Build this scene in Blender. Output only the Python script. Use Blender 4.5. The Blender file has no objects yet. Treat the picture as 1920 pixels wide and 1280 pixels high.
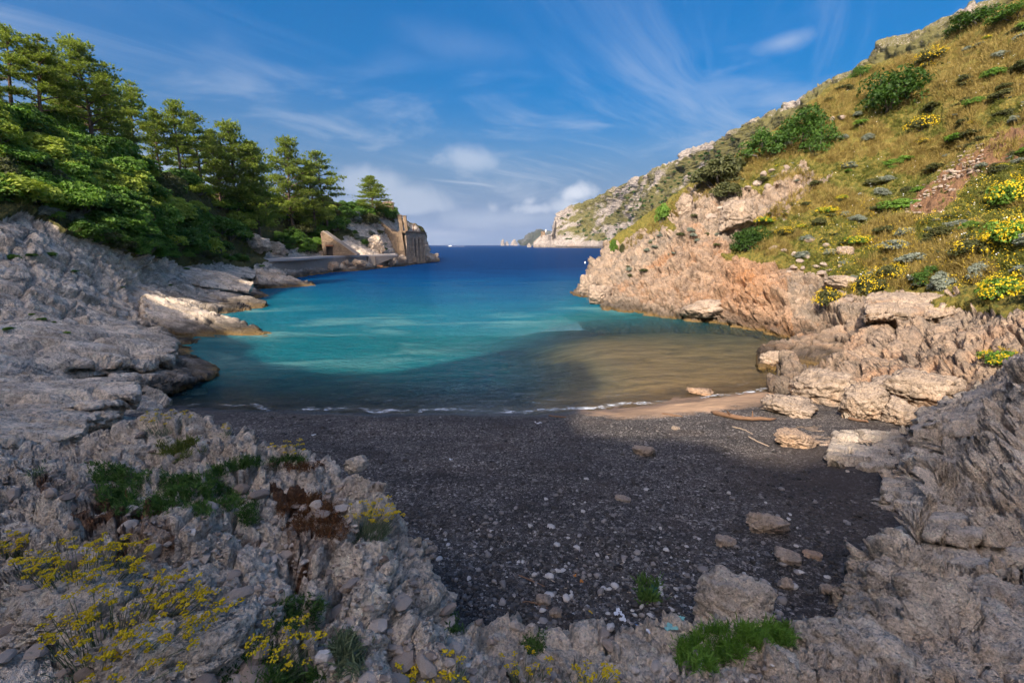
import bpy, bmesh, math, random
import numpy as np
from mathutils import Vector, Matrix, Euler
from mathutils.bvhtree import BVHTree
rng = np.random.default_rng(7)
random.seed(7)
C = bpy.context.scene.collection
scene = bpy.context.scene
R = math.radians

# ------------------------------------------------------------------ camera
H = 6.5                       # camera height above the sea
FPX = 880.0                   # focal length in photo pixels (1920 wide)
PITCH = R(11.6)
cam_d = bpy.data.cameras.new('camera'); cam = bpy.data.objects.new('camera', cam_d); C.objects.link(cam)
cam_d.sensor_width = 36.0; cam_d.lens = 36.0 * FPX / 1920.0
cam_d.clip_start = 0.05; cam_d.clip_end = 40000
cam.location = (0, 0, H); cam.rotation_euler = (R(90) - PITCH, 0, 0)
scene.camera = cam

# ------------------------------------------------------------------ sun and sky
SUN_EL = R(39)
SUN_AZ = math.atan2(-0.50, -0.866)          # direction to the sun, measured from +Y towards +X
SUN = np.array([math.sin(SUN_AZ) * math.cos(SUN_EL), math.cos(SUN_AZ) * math.cos(SUN_EL), math.sin(SUN_EL)])
sun_d = bpy.data.lights.new('sun', 'SUN'); sun = bpy.data.objects.new('sun', sun_d); C.objects.link(sun)
sun_d.energy = 2.0; sun_d.angle = R(0.53); sun_d.color = (1.0, 0.90, 0.77)
sun.rotation_euler = Vector((-SUN[0], -SUN[1], -SUN[2])).to_track_quat('-Z', 'Y').to_euler()
sun.location = (-60, -60, 80)

scene.view_settings.view_transform = 'Standard'
scene.view_settings.look = 'None'
scene.view_settings.gamma = 1.0
scene.view_settings.exposure = 1.62
scene.cycles.use_denoising = True
scene.cycles.use_adaptive_sampling = True; scene.cycles.adaptive_threshold = 0.03
scene.cycles.max_bounces = 6; scene.cycles.transparent_max_bounces = 12
scene.cycles.diffuse_bounces = 3; scene.cycles.glossy_bounces = 2; scene.cycles.volume_bounces = 0
scene.cycles.caustics_reflective = False; scene.cycles.caustics_refractive = False

world = bpy.data.worlds.new('World'); scene.world = world; world.use_nodes = True

class NT:
    """small helper to write node trees"""
    def __init__(s, tree): s.t = tree; s.t.nodes.clear()
    def n(s, typ, **kw):
        nd = s.t.nodes.new(typ)
        for k, v in kw.items(): setattr(nd, k, v)
        return nd
    def set(s, sock, v):
        if v is None: return
        if isinstance(v, bpy.types.NodeSocket): s.t.links.new(v, sock)
        else:
            if isinstance(v, (tuple, list)) and hasattr(sock, 'default_value') and len(v) == 3 and sock.type == 'RGBA': v = (*v, 1)
            sock.default_value = v
    def math(s, op, a, b=None, c=None, clamp=False):
        nd = s.n('ShaderNodeMath', operation=op, use_clamp=clamp)
        s.set(nd.inputs[0], a); s.set(nd.inputs[1], b); s.set(nd.inputs[2], c)
        return nd.outputs[0]
    def vmath(s, op, a, b=None):
        nd = s.n('ShaderNodeVectorMath', operation=op)
        s.set(nd.inputs[0], a); s.set(nd.inputs[1], b)
        return nd.outputs['Value'] if op in ('DOT_PRODUCT', 'LENGTH') else nd.outputs[0]
    def mix(s, f, a, b, mode='MIX'):
        nd = s.n('ShaderNodeMix', data_type='RGBA', blend_type=mode)
        s.set(nd.inputs[0], f); s.set(nd.inputs[6], a); s.set(nd.inputs[7], b)
        return nd.outputs[2]
    def noise(s, vec, scale, detail=4, rough=0.55, dist=0.0, out=0):
        nd = s.n('ShaderNodeTexNoise'); s.set(nd.inputs['Vector'], vec)
        nd.inputs['Scale'].default_value = scale; nd.inputs['Detail'].default_value = detail
        nd.inputs['Roughness'].default_value = rough; nd.inputs['Distortion'].default_value = dist
        return nd.outputs[out]
    def voro(s, vec, scale, feature='F1', out='Distance', rand=1.0):
        nd = s.n('ShaderNodeTexVoronoi', feature=feature); s.set(nd.inputs['Vector'], vec)
        nd.inputs['Scale'].default_value = scale; nd.inputs['Randomness'].default_value = rand
        return nd.outputs[out]
    def ramp(s, f, stops, interp='LINEAR'):
        nd = s.n('ShaderNodeValToRGB'); cr = nd.color_ramp; cr.interpolation = interp
        while len(cr.elements) > 1: cr.elements.remove(cr.elements[-1])
        for i, (p, c) in enumerate(stops):
            e = cr.elements[0] if i == 0 else cr.elements.new(p)
            e.position = p; e.color = (*c, 1) if len(c) == 3 else c
        s.set(nd.inputs[0], f); return nd.outputs[0]
    def remap(s, v, a, b, c=0.0, d=1.0, smooth=False):
        nd = s.n('ShaderNodeMapRange'); nd.clamp = True
        if smooth: nd.interpolation_type = 'SMOOTHSTEP'
        s.set(nd.inputs[0], v); nd.inputs[1].default_value = a; nd.inputs[2].default_value = b
        nd.inputs[3].default_value = c; nd.inputs[4].default_value = d
        return nd.outputs[0]
    def scale(s, vec, sc, rot=(0, 0, 0)):
        nd = s.n('ShaderNodeMapping'); s.set(nd.inputs[0], vec); nd.inputs['Scale'].default_value = sc
        nd.inputs['Rotation'].default_value = rot
        return nd.outputs[0]
    def attr(s, name, out='Fac'):
        return s.n('ShaderNodeAttribute', attribute_name=name).outputs[out]
    def bump(s, h, strength, dist, normal=None):
        nd = s.n('ShaderNodeBump'); nd.inputs['Strength'].default_value = strength; nd.inputs['Distance'].default_value = dist
        s.set(nd.inputs['Height'], h); s.set(nd.inputs['Normal'], normal)
        return nd.outputs[0]

def px_dir(u, v):
    """unit-depth view ray of a photo pixel, in world axes"""
    xc = (u - 960) / FPX; yc = (640 - v) / FPX
    sp, cp = math.sin(PITCH), math.cos(PITCH)
    return np.array([xc, cp + yc * sp, -sp + yc * cp])
CAM = np.array([0, 0, H])
def P(u, v, t): return CAM + t * px_dir(u, v)
def PZ(u, v, z=0.0):
    d = px_dir(u, v); return CAM + d * ((z - H) / d[2])
def TZ(u, v, z=0.0):
    d = px_dir(u, v); return (z - H) / d[2]
def azel(u, v):
    d = px_dir(u, v); d = d / np.linalg.norm(d)
    return math.atan2(d[0], d[1]), math.asin(d[2])

def build_world():
    g = NT(world.node_tree)
    sky = g.n('ShaderNodeTexSky', sky_type='NISHITA'); sky.sun_disc = False
    sky.sun_elevation = SUN_EL; sky.sun_rotation = SUN_AZ; sky.altitude = 300; sky.air_density = 1.0; sky.dust_density = 10.0; sky.ozone_density = 4.5
    co = g.n('ShaderNodeTexCoord').outputs['Generated']
    d = g.vmath('NORMALIZE', co)
    sep = g.n('ShaderNodeSeparateXYZ'); g.set(sep.inputs[0], d)
    x, y, z = sep.outputs
    az = g.math('ARCTAN2', x, y); el = g.math('ARCSINE', z)
    # deepen the blue a little, as a polarising filter does
    hs = g.n('ShaderNodeHueSaturation'); hs.inputs['Saturation'].default_value = 1.62; hs.inputs['Value'].default_value = 0.455
    g.set(hs.inputs['Color'], sky.outputs[0]); base = hs.outputs[0]
    # high cirrus: project on a flat layer, stretch into streaks that run away from the viewer
    zz = g.math('MAXIMUM', z, 0.02)
    cmb = g.n('ShaderNodeCombineXYZ')
    g.set(cmb.inputs[0], g.math('DIVIDE', x, zz)); g.set(cmb.inputs[1], g.math('DIVIDE', y, zz))
    lay = cmb.outputs[0]
    wl = g.n('ShaderNodeVectorMath', operation='ADD')
    nz = g.n('ShaderNodeTexNoise'); nz.inputs['Scale'].default_value = 0.35; nz.inputs['Detail'].default_value = 2
    g.set(nz.inputs['Vector'], lay); g.set(wl.inputs[0], lay); g.set(wl.inputs[1], nz.outputs[1])
    st = g.scale(g.scale(wl.outputs[0], (1, 1, 1), (0, 0, R(-58))), (0.11, 1.5, 1.0))
    n1 = g.noise(st, 1.0, 8, 0.66, 0.5)
    cov = g.noise(lay, 0.22, 2, 0.5)
    cir = g.remap(n1, 0.46, 0.74, 0, 1, True)
    cir = g.math('MULTIPLY', cir, g.remap(cov, 0.40, 0.62, 0.12, 1, True))
    cir = g.math('MULTIPLY', cir, g.remap(z, 0.02, 0.12, 0.0, 0.42))
    # veil of thin cloud low down
    veil_v = g.n('ShaderNodeCombineXYZ'); g.set(veil_v.inputs[0], g.math('MULTIPLY', az, 2.6)); g.set(veil_v.inputs[1], g.math('MULTIPLY', el, 9.0))
    n2 = g.noise(veil_v.outputs[0], 1.35, 6, 0.6, 0.5)
    veil = g.math('MULTIPLY', g.remap(n2, 0.46, 0.72, 0, 1, True), g.remap(el, 0.10, 0.40, 1.0, 0.0, True))
    veil = g.math('MULTIPLY', veil, 0.5)
    # single cloud masses, by azimuth and elevation
    puff_v = g.n('ShaderNodeCombineXYZ'); g.set(puff_v.inputs[0], az); g.set(puff_v.inputs[1], el)
    nb = g.noise(puff_v.outputs[0], 20.0, 6, 0.6, 0.3)
    def blob(u, v, ru, rv, k, lo, hi, n=nb, flat=False, tilt=0.0):
        a0, e0 = azel(u, v); a1, e1 = azel(u + ru, v); a2, e2 = azel(u, v - rv)
        ra = abs(a1 - a0); re = abs(e2 - e0)
        dx = g.math('DIVIDE', g.math('SUBTRACT', az, a0), ra); dy = g.math('DIVIDE', g.math('SUBTRACT', el, e0), re)
        if tilt: dy = g.math('ADD', dy, g.math('MULTIPLY', dx, tilt))
        if flat: dy = g.math('MULTIPLY', dy, g.math('ADD', 1.0, g.math('MULTIPLY', g.math('LESS_THAN', dy, 0.0), 1.2)))
        r2 = g.math('ADD', g.math('MULTIPLY', dx, dx), g.math('MULTIPLY', dy, dy))
        m = g.math('SUBTRACT', 1.0, g.math('SQRT', r2))
        m = g.math('ADD', m, g.math('MULTIPLY', g.math('SUBTRACT', n, 0.5), 1.7))
        return g.math('MULTIPLY', g.remap(m, lo, hi, 0, 1, True), k)
    soft = g.noise(puff_v.outputs[0], 7.0, 5, 0.6, 0.4)
    masks = [blob(1082, 364, 48, 30, 0.95, 0.0, 0.95), blob(1075, 388, 85, 30, 0.7, 0.0, 1.0), blob(994, 378, 26, 16, 0.6, 0.0, 1.0),
             blob(1005, 392, 55, 18, 0.6, 0.0, 0.7), blob(924, 390, 20, 18, 0.45, 0.0, 1.0), blob(885, 300, 90, 40, 0.45, 0.0, 0.9, soft, tilt=0.35),
             blob(745, 385, 120, 48, 0.42, 0.0, 0.6, soft, True), blob(690, 345, 90, 40, 0.42, 0.0, 0.7, soft), blob(960, 410, 190, 30, 0.32, 0.0, 0.9, soft),
             blob(1475, 78, 85, 26, 0.38, 0.0, 1.5, soft, tilt=-0.3), blob(880, 90, 190, 60, 0.10, 0.0, 1.3, soft, tilt=0.5)]
    tot = cir
    for m in [veil] + masks: tot = g.math('MAXIMUM', tot, m)
    lit = g.mix(g.remap(el, 0.0, 0.22, 0, 1), (1.65, 1.8, 2.1), (1.8, 1.9, 2.1))
    haze_low = g.remap(el, -0.02, 0.26, 0.92, 0.0, True)
    base = g.mix(haze_low, base, (0.52, 0.86, 1.50))
    col = g.mix(tot, base, lit)
    bg = g.n('ShaderNodeBackground'); g.set(bg.inputs[0], col); bg.inputs[1].default_value = 0.15
    out = g.n('ShaderNodeOutputWorld'); g.set(out.inputs[0], bg.outputs[0])
build_world()

# ------------------------------------------------------------------ numpy noise
_perm = np.random.default_rng(3).permutation(256).astype(np.int32); _perm = np.concatenate([_perm, _perm, _perm])
_grad = np.random.default_rng(4).normal(size=(256, 3)).astype(np.float32); _grad /= np.linalg.norm(_grad, axis=1)[:, None]
_rand3 = np.random.default_rng(5).random((256, 3)).astype(np.float32)
def _h(i, j, k): return _perm[_perm[_perm[i & 255] + (j & 255)] + (k & 255)]
def perlin(p):
    p = np.asarray(p, np.float32); i0 = np.floor(p).astype(np.int32); f = p - i0
    w = f * f * f * (f * (f * 6 - 15) + 10)
    out = 0
    for dx in (0, 1):
        wx = w[:, 0] if dx else 1 - w[:, 0]
        for dy in (0, 1):
            wy = w[:, 1] if dy else 1 - w[:, 1]
            for dz in (0, 1):
                wz = w[:, 2] if dz else 1 - w[:, 2]
                g = _grad[_h(i0[:, 0] + dx, i0[:, 1] + dy, i0[:, 2] + dz)]
                dt = g[:, 0] * (f[:, 0] - dx) + g[:, 1] * (f[:, 1] - dy) + g[:, 2] * (f[:, 2] - dz)
                out = out + wx * wy * wz * dt
    return out * 1.5
def fbm(p, octv=4, gain=0.5, lac=2.03):
    p = np.asarray(p, np.float32); a = 1.0; s = 0
    for _ in range(octv):
        s = s + a * perlin(p); p = p * lac + 17.3; a *= gain
    return s
def ridged(p, octv=4, gain=0.55, lac=2.1):
    p = np.asarray(p, np.float32); a = 1.0; s = 0
    for _ in range(octv):
        s = s + a * (1 - 2 * np.abs(perlin(p))); p = p * lac + 11.1; a *= gain
    return s
def worley(p, vec=False):
    """F1, F2 and a random value of the nearest cell (and the vector to its seed)"""
    p = np.asarray(p, np.float32); i0 = np.floor(p).astype(np.int32); f = p - i0
    n = len(p); d1 = np.full(n, 9, np.float32); d2 = np.full(n, 9, np.float32); cid = np.zeros(n, np.float32); dv = np.zeros((n, 3), np.float32)
    for dx in (-1, 0, 1):
        for dy in (-1, 0, 1):
            for dz in (-1, 0, 1):
                h = _h(i0[:, 0] + dx, i0[:, 1] + dy, i0[:, 2] + dz); w = _rand3[h] + np.array([dx, dy, dz], np.float32) - f
                q = (w * w).sum(1); nearer = q < d1
                d2 = np.where(nearer, d1, np.minimum(d2, q)); cid = np.where(nearer, h / 255.0, cid); d1 = np.where(nearer, q, d1)
                if vec: dv[nearer] = -w[nearer]
    return (np.sqrt(d1), np.sqrt(d2), cid, dv) if vec else (np.sqrt(d1), np.sqrt(d2), cid)
def sstep(a, b, x):
    t = np.clip((x - a) / (b - a), 0, 1); return t * t * (3 - 2 * t)

# ------------------------------------------------------------------ mesh helpers
def mesh_np(name, v, faces, smooth=True, attrs=None):
    """faces: (M,k) int array or a list of such arrays"""
    if not isinstance(faces, list): faces = [faces]
    faces = [np.asarray(f, np.int32) for f in faces if len(f)]
    v = np.asarray(v, np.float32)
    m = bpy.data.meshes.new(name)
    m.vertices.add(len(v)); m.vertices.foreach_set('co', v.ravel())
    nl = sum(f.size for f in faces); nf = sum(len(f) for f in faces)
    m.loops.add(nl); m.loops.foreach_set('vertex_index', np.concatenate([f.ravel() for f in faces]))
    m.polygons.add(nf)
    tot = np.concatenate([np.full(len(f), f.shape[1], np.int32) for f in faces])
    m.polygons.foreach_set('loop_start', np.concatenate([[0], np.cumsum(tot)[:-1]]).astype(np.int32))
    m.polygons.foreach_set('loop_total', tot)
    m.polygons.foreach_set('use_smooth', np.full(nf, smooth))
    for k, a in (attrs or {}).items():
        at = m.attributes.new(k, 'FLOAT', 'POINT'); at.data.foreach_set('value', np.asarray(a, np.float32))
    m.update(); m.validate()
    return m
def link(name, mesh, mat=None, parent=None):
    o = bpy.data.objects.new(name, mesh); C.objects.link(o)
    if mat is not None and mesh is not None and not len(mesh.materials): mesh.materials.append(mat)
    if parent is not None: o.parent = parent
    return o
def tag(o, label=None, cat=None, group=None, kind=None):
    if label: o['label'] = label
    if cat: o['category'] = cat
    if group: o['group'] = group
    if kind: o['kind'] = kind
    return o
def empty(name, loc=(0, 0, 0), rz=0.0):
    o = bpy.data.objects.new(name, None); C.objects.link(o); o.empty_display_size = 0.2
    o.location = loc; o.rotation_euler = (0, 0, rz); return o
def copy_tree(o, parent=None):
    c = o.copy(); C.objects.link(c); c.parent = parent
    for ch in o.children: copy_tree(ch, c)
    return c
def grid_faces(nu, nv, wrap=False):
    i = np.arange(nu - 1 if not wrap else nu)[:, None]; j = np.arange(nv - 1)[None, :]
    a = i * nv + j; b = ((i + 1) % nu) * nv + j
    return np.stack([a, b, b + 1, a + 1], -1).reshape(-1, 4)
def catmull(pts, n, pos=None):
    """pts (k,...) -> n samples along the first axis"""
    pts = np.asarray(pts, float); k = len(pts)
    t = np.linspace(0, k - 1, n) if pos is None else np.asarray(pos, float)
    i = np.clip(np.floor(t).astype(int), 0, k - 2); f = t - i
    g = lambda a: pts[np.clip(a, 0, k - 1)]
    f = f.reshape((-1,) + (1,) * (pts.ndim - 1))
    p0, p1, p2, p3 = g(i - 1), g(i), g(i + 1), g(i + 2)
    return 0.5 * (2 * p1 + (p2 - p0) * f + (2 * p0 - 5 * p1 + 4 * p2 - p3) * f ** 2 + (3 * p1 - p0 - 3 * p2 + p3) * f ** 3)
def spacing(ctrl, n):
    """positions along control index so that samples are even in the given weights"""
    w = np.concatenate([[0], np.cumsum(ctrl)]); return np.interp(np.linspace(0, w[-1], n), w, np.arange(len(w)))
def grid_normals(G):
    du = np.gradient(G, axis=0); dv = np.gradient(G, axis=1)
    n = np.cross(du, dv); return n / (np.linalg.norm(n, axis=2, keepdims=True) + 1e-9)
def tubes(paths, radii, sides=5):
    """list of (k,3) polylines with radii -> verts, quads"""
    V = []; F = []; o = 0
    ang = np.linspace(0, 2 * np.pi, sides, endpoint=False)
    for p, r in zip(paths, radii):
        p = np.asarray(p, float); r = np.broadcast_to(np.asarray(r, float), (len(p),))
        tg = np.gradient(p, axis=0); tg /= np.linalg.norm(tg, axis=1)[:, None] + 1e-9
        ref = np.where(np.abs(tg[:, 2:3]) > 0.9, np.array([[1.0, 0, 0]]), np.array([[0, 0, 1.0]]))
        a = np.cross(tg, ref); a /= np.linalg.norm(a, axis=1)[:, None] + 1e-9; b = np.cross(tg, a)
        ring = p[:, None] + r[:, None, None] * (np.cos(ang)[None, :, None] * a[:, None] + np.sin(ang)[None, :, None] * b[:, None])
        V.append(ring.reshape(-1, 3)); k = len(p)
        i = np.arange(k - 1)[:, None]; j = np.arange(sides)[None]
        q = np.stack([i * sides + j, i * sides + (j + 1) % sides, (i + 1) * sides + (j + 1) % sides, (i + 1) * sides + j], -1).reshape(-1, 4)
        F.append(q + o); o += k * sides
    return np.concatenate(V), np.concatenate(F)
def box_np(lo, hi):
    x0, y0, z0 = lo; x1, y1, z1 = hi
    v = np.array([[x, y, z] for z in (z0, z1) for x, y in ((x0, y0), (x1, y0), (x1, y1), (x0, y1))], float)
    f = np.array([[3, 2, 1, 0], [4, 5, 6, 7], [0, 1, 5, 4], [1, 2, 6, 5], [2, 3, 7, 6], [3, 0, 4, 7]])
    return v, f
# ------------------------------------------------------------------ materials
def new_mat(name):
    m = bpy.data.materials.new(name); m.use_nodes = True
    return m, NT(m.node_tree)
def finish(g, col, rough=0.9, normal=None, spec=0.3):
    b = g.n('ShaderNodeBsdfPrincipled'); g.set(b.inputs['Base Color'], col); g.set(b.inputs['Roughness'], rough)
    b.inputs['Specular IOR Level'].default_value = spec
    g.set(b.inputs['Normal'], normal)
    o = g.n('ShaderNodeOutputMaterial'); g.set(o.inputs[0], b.outputs[0]); return b
def rock_mat(name, grey, pale, warm, sc=1.0, warm_bias=0.0, soil=(0.10, 0.065, 0.035), veg=(0.085, 0.08, 0.03), bump=1.0, contrast=1.0, mottle=0.7):
    """weathered limestone: pale and grey patches, rusty stains, black lichen; attributes warm, veg, tide, soil place the stains"""
    m, g = new_mat(name)
    co = g.n('ShaderNodeTexCoord').outputs['Object']
    n1 = g.noise(co, 0.9 * sc, 4, 0.62, 0.3); n2 = g.noise(co, 3.7 * sc, 4, 0.65); n3 = g.noise(co, 19 * sc, 3, 0.7)
    c = g.mix(g.remap(n1, 0.38, 0.62), grey, pale)
    c = g.mix(g.remap(n2, 0.52, 0.70, 0, mottle), c, [a * 0.55 for a in grey])
    c = g.mix(g.remap(n2, 0.30, 0.44, 0.6, 0), c, [min(1, a * 1.22) for a in pale])
    wn = g.noise(co, 0.55 * sc, 3, 0.6, 0.6)
    wf = g.math('ADD', g.math('MULTIPLY', g.attr('warm'), 1.3), g.remap(wn, 0.5, 0.75, warm_bias - 0.35, warm_bias + 0.35))
    wf = g.math('MULTIPLY', g.math('MAXIMUM', wf, 0.0), g.remap(n2, 0.3, 0.6, 1.0, 0.55), clamp=True)
    c = g.mix(wf, c, g.mix(g.remap(n3, 0.35, 0.65), warm, [min(1, a * 1.5) for a in warm]))
    lich = g.noise(co, 7.0 * sc, 3, 0.75, 0.8)
    c = g.mix(g.remap(lich, 0.60, 0.72, 0, 0.75 * contrast), c, (0.035, 0.032, 0.03))
    c = g.mix(g.remap(lich, 0.25, 0.36, 0.5 * contrast, 0), c, [min(1, a * 1.35) for a in pale])
    c = g.mix(1.0, c, g.ramp(n3, [(0.28, (0.5,) * 3), (0.5, (1.0,) * 3), (0.72, (1.28,) * 3)]), 'MULTIPLY')
    c = g.mix(g.math('MULTIPLY', g.attr('pale'), 1.0), c, g.mix(1.0, c, (1.95, 1.9, 1.9), 'MULTIPLY'))
    tide = g.attr('tide')
    c = g.mix(g.math('MULTIPLY', tide, 0.85), c, (0.028, 0.024, 0.02))
    c = g.mix(g.attr('algae'), c, (0.22, 0.13, 0.03))
    sn = g.noise(co, 2.2, 3, 0.7); sf = g.remap(g.math('ADD', g.attr('soil'), g.math('MULTIPLY', g.math('SUBTRACT', sn, 0.5), 0.9)), 0.42, 0.62)
    c = g.mix(sf, c, g.mix(n3, soil, [a * 1.9 for a in soil]))
    vn = g.noise(co, 1.1, 3, 0.7); vf = g.remap(g.math('ADD', g.attr('veg'), g.math('MULTIPLY', g.math('SUBTRACT', vn, 0.5), 1.0)), 0.42, 0.62)
    vc = g.mix(g.noise(co, 0.35, 2, 0.6), veg, (veg[0] * 0.5, veg[1] * 0.8, veg[2] * 0.6))
    vc = g.mix(g.remap(g.noise(co, 5.0, 3, 0.7), 0.35, 0.65), vc, (veg[0] * 1.9, veg[1] * 1.6, veg[2] * 1.3))
    c = g.mix(vf, c, vc)
    pits = g.voro(co, 9 * sc, 'F1')
    h = g.math('ADD', g.math('MULTIPLY', n2, 0.9), g.math('MULTIPLY', n3, 0.34))
    h = g.math('ADD', h, g.math('MULTIPLY', g.remap(pits, 0.05, 0.5, -1, 0), 0.16))
    nm = g.bump(h, 0.75 * bump, 0.28 / sc)
    finish(g, c, 0.92, nm, 0.2)
    return m
M = {}
M['rock_left'] = rock_mat('limestone_shade', (0.48, 0.38, 0.285), (0.90, 0.73, 0.56), (0.48, 0.26, 0.12), 0.7, -0.08)  # limestone copies: left and foreground lightened for shade, right slope darkened for sun
M['rock_fore'] = rock_mat('limestone_pitted_shade', (0.60, 0.475, 0.36), (0.92, 0.75, 0.58), (0.56, 0.36, 0.21), 1.9, -0.05, soil=(0.12, 0.06, 0.032), bump=1.5, contrast=0.9, mottle=0.45)
M['rock_right'] = rock_mat('limestone_rust_sunlit', (0.27, 0.215, 0.165), (0.46, 0.335, 0.235), (0.40, 0.185, 0.075), 0.7, 0.05, soil=(0.155, 0.085, 0.045), veg=(0.13, 0.115, 0.03))
M['rock_near'] = rock_mat('limestone_near', (0.36, 0.275, 0.205), (0.56, 0.42, 0.305), (0.48, 0.225, 0.08), 1.0, 0.05, soil=(0.18, 0.11, 0.065))
M['rock_far'] = rock_mat('limestone_far', (0.26, 0.22, 0.19), (0.40, 0.34, 0.285), (0.42, 0.25, 0.15), 0.035, -0.1, veg=(0.10, 0.095, 0.04), bump=0.6)
M['rock_island'] = rock_mat('island_rock', (0.13, 0.125, 0.12), (0.24, 0.225, 0.21), (0.2, 0.15, 0.1), 0.01, -0.2, veg=(0.03, 0.036, 0.02), bump=0.5)
M['rock_hill'] = rock_mat('hill_ground', (0.30, 0.27, 0.24), (0.48, 0.43, 0.38), (0.36, 0.2, 0.1), 0.5, -0.05, veg=(0.05, 0.055, 0.02))

def beach_mat():
    m, g = new_mat('dark_shingle')
    co = g.n('ShaderNodeTexCoord').outputs['Object']
    v1 = g.n('ShaderNodeTexVoronoi'); g.set(v1.inputs[0], co); v1.inputs['Scale'].default_value = 19
    v2 = g.n('ShaderNodeTexVoronoi'); g.set(v2.inputs[0], co); v2.inputs['Scale'].default_value = 52
    s1 = g.n('ShaderNodeSeparateColor'); g.set(s1.inputs[0], v1.outputs['Color']); s2 = g.n('ShaderNodeSeparateColor'); g.set(s2.inputs[0], v2.outputs['Color'])
    peb = [(0.0, (0.018, 0.015, 0.013)), (0.5, (0.055, 0.046, 0.040)), (0.8, (0.13, 0.113, 0.10)), (0.94, (0.32, 0.29, 0.26)), (1.0, (0.58, 0.54, 0.5))]
    c = g.mix(g.noise(co, 1.3, 4, 0.6), g.ramp(s1.outputs[0], peb), g.ramp(s2.outputs[0], peb))
    brown = g.noise(co, 0.8, 5, 0.6)
    c = g.mix(g.remap(brown, 0.5, 0.7, 0, 0.55), c, (0.055, 0.038, 0.028))
    sandc = g.mix(g.noise(co, 30, 4, 0.7), (0.30, 0.19, 0.11), (0.44, 0.30, 0.19))
    sn = g.noise(co, 1.6, 5, 0.65)
    sf = g.remap(g.math('ADD', g.attr('sand'), g.math('MULTIPLY', g.math('SUBTRACT', sn, 0.5), 0.7)), 0.35, 0.7)
    c = g.mix(sf, c, sandc)
    c = g.mix(g.math('MULTIPLY', g.attr('wet'), 0.55), c, (0.012, 0.010, 0.010))
    band = g.noise(g.scale(co, (0.5, 1.3, 1)), 0.7, 4, 0.65, 0.6)
    c = g.mix(1.0, c, g.ramp(band, [(0.35, (0.7, 0.68, 0.68)), (0.65, (1.5, 1.42, 1.35))]), 'MULTIPLY')
    earth = g.mix(g.noise(co, 12, 5, 0.7), (0.05, 0.034, 0.025), (0.095, 0.066, 0.048))
    c = g.mix(g.attr('earth'), c, earth)
    h = g.math('ADD', g.math('MULTIPLY', v1.outputs['Distance'], -1.0), g.math('MULTIPLY', v2.outputs['Distance'], -0.5))
    h = g.math('MULTIPLY', h, g.math('SUBTRACT', 1.0, g.math('MULTIPLY', sf, 0.85)))
    h = g.math('ADD', h, g.math('MULTIPLY', g.noise(co, 5, 5, 0.6), 0.8))
    nm = g.bump(h, 0.8, 0.05)
    finish(g, c, g.math('SUBTRACT', 0.85, g.math('MULTIPLY', g.attr('wet'), 0.45)), nm, 0.35)
    return m
M['beach'] = beach_mat()

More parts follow.
